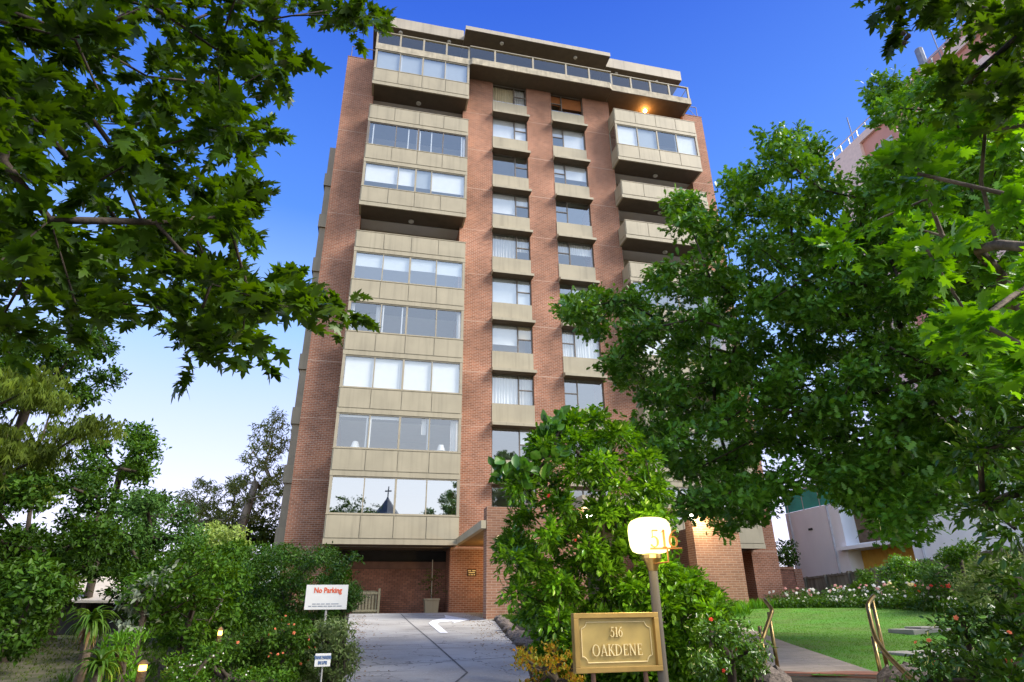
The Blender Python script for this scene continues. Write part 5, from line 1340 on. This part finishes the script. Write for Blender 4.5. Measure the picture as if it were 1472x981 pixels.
# across the street, behind the camera: seen mirrored in the first-floor windows
ST = pmat('grey_church_stone', (.16, .17, .18), .9, var=.2); SL_ = pmat('slate_roof', (.07, .09, .11), .7)
t = thing('church', 'grey stone church with a cross on its spire across the street', 'church', (5.1, -75, -1.4))
MB().box(-6, 9, -96, -78, -1.5, 8).build('nave', ST, t)
b = MB(); b.add([(-6.4, -96.3, 8.0), (9.4, -96.3, 8.0), (9.4, -77.7, 8.0), (-6.4, -77.7, 8.0), (1.5, -96.3, 13), (1.5, -77.7, 13)], [(0, 1, 4), (1, 2, 5, 4), (2, 3, 5), (3, 0, 4, 5), (3, 2, 1, 0)]); b.build('roof', SL_, t)
MB().box(2.6, 7.6, -77.6, -72.6, -1.5, 13.6).build('tower', ST, t); MB().lathe([(3.4, 13.61), (2.0, 14.6), (.9, 16.0), (.25, 16.9), (.12, 17.2)], (5.1, -75.1, 0), 8).build('spire', SL_, t)
b = MB(); b.box(5.0, 5.2, -75.2, -75.0, 17.1, 18.9); b.box(4.55, 4.99, -75.19, -75.01, 18.0, 18.2); b.box(5.21, 5.65, -75.19, -75.01, 18.0, 18.2); b.build('cross', SL_, t)


def street_tree(label, x, y, z0, z1, R, seed, leaf, lai):
    rng = np.random.default_rng(seed); n = 60; u = rdir(rng, n); C = np.array([x, y, (z0 + z1) / 2]) + u * np.array([R, R, (z1 - z0) / 2]) * rng.uniform(.3, 1, (n, 1))
    t = thing('street_tree', label, 'tree', (x, y, -1.4)); limbs('trunk', t, branches([(x, y, -1.5), (x, y, z0 * .5), (x, y, z0 + 1)], C, .2, rng, rmin=.03, step=1), BARKD, 5); foliage('crown', t, C, R * .28, lai, .38, ELL, LM[leaf], rng)


street_tree('airy street tree left of the church across the street', .2, -72, 8, 17.2, 4.0, 71, 'dark', 60)
street_tree('dense street tree right of the church across the street', 16.5, -74, 8, 17.5, 3.6, 72, 'dark', 120)

# little things in the second-floor bay window
LAMPW = pmat('white_lampshade', (.85, .83, .78), .8, var=.02)
for (u, v, l) in ((511, 634, 'white table lamp in the left half of the second-floor bay window'), (634, 639, 'white table lamp at the right end of the second-floor bay window')):
    p = CAMP + ray(u, v) * ((.5 - CAMP[1]) / ray(u, v)[1]); t = thing('table_lamp', l, 'lamp', (p[0], p[1], zb(2) + 1.0)); p = p - np.array([0, 0, .2])
    MB().lathe([(.05, -.55), (.04, -.2), (.02, -.12)], tuple(p), 10).build('base', WHITEF, t); MB().lathe([(.22, -.14), (.12, .16)], tuple(p), 16).build('shade', LAMPW, t)
    MB().box(p[0] - .4, p[0] + .5, .35, .8, zb(2) + .25, p[2] - .56).build('side_table', WHITEF, t)

# fallen leaves along the driveway edges and on the lawn side
rng = np.random.default_rng(88); n = 900; y = rng.uniform(-19.5, -2.5, n); side = rng.random(n) < .5
x = np.where(side, 1.5 + np.abs(rng.normal(0, .35, n)), 5.9 + (y + 7) * .11 - np.abs(rng.normal(0, .4, n)))
P = np.array([(a, c_, gz(a, c_) + .018) for a, c_ in zip(x, y)]); o_ = bpy.data.objects.new('tmp', None); ORG[o_] = Vector((0, 0, 0))
r = leaf_object('leaf_litter', P, np.column_stack([rng.normal(0, 1, (n, 2)), rng.normal(0, .12, n)]), np.array([0, 0, 1.0]) + rng.normal(0, .25, (n, 3)), rng.uniform(.03, .075, n), ELL, LM['dry'], o_); r.parent = None; bpy.data.objects.remove(o_)
tag(r, 'dry fallen leaves along the edges of the driveway', 'leaf litter', kind='stuff')
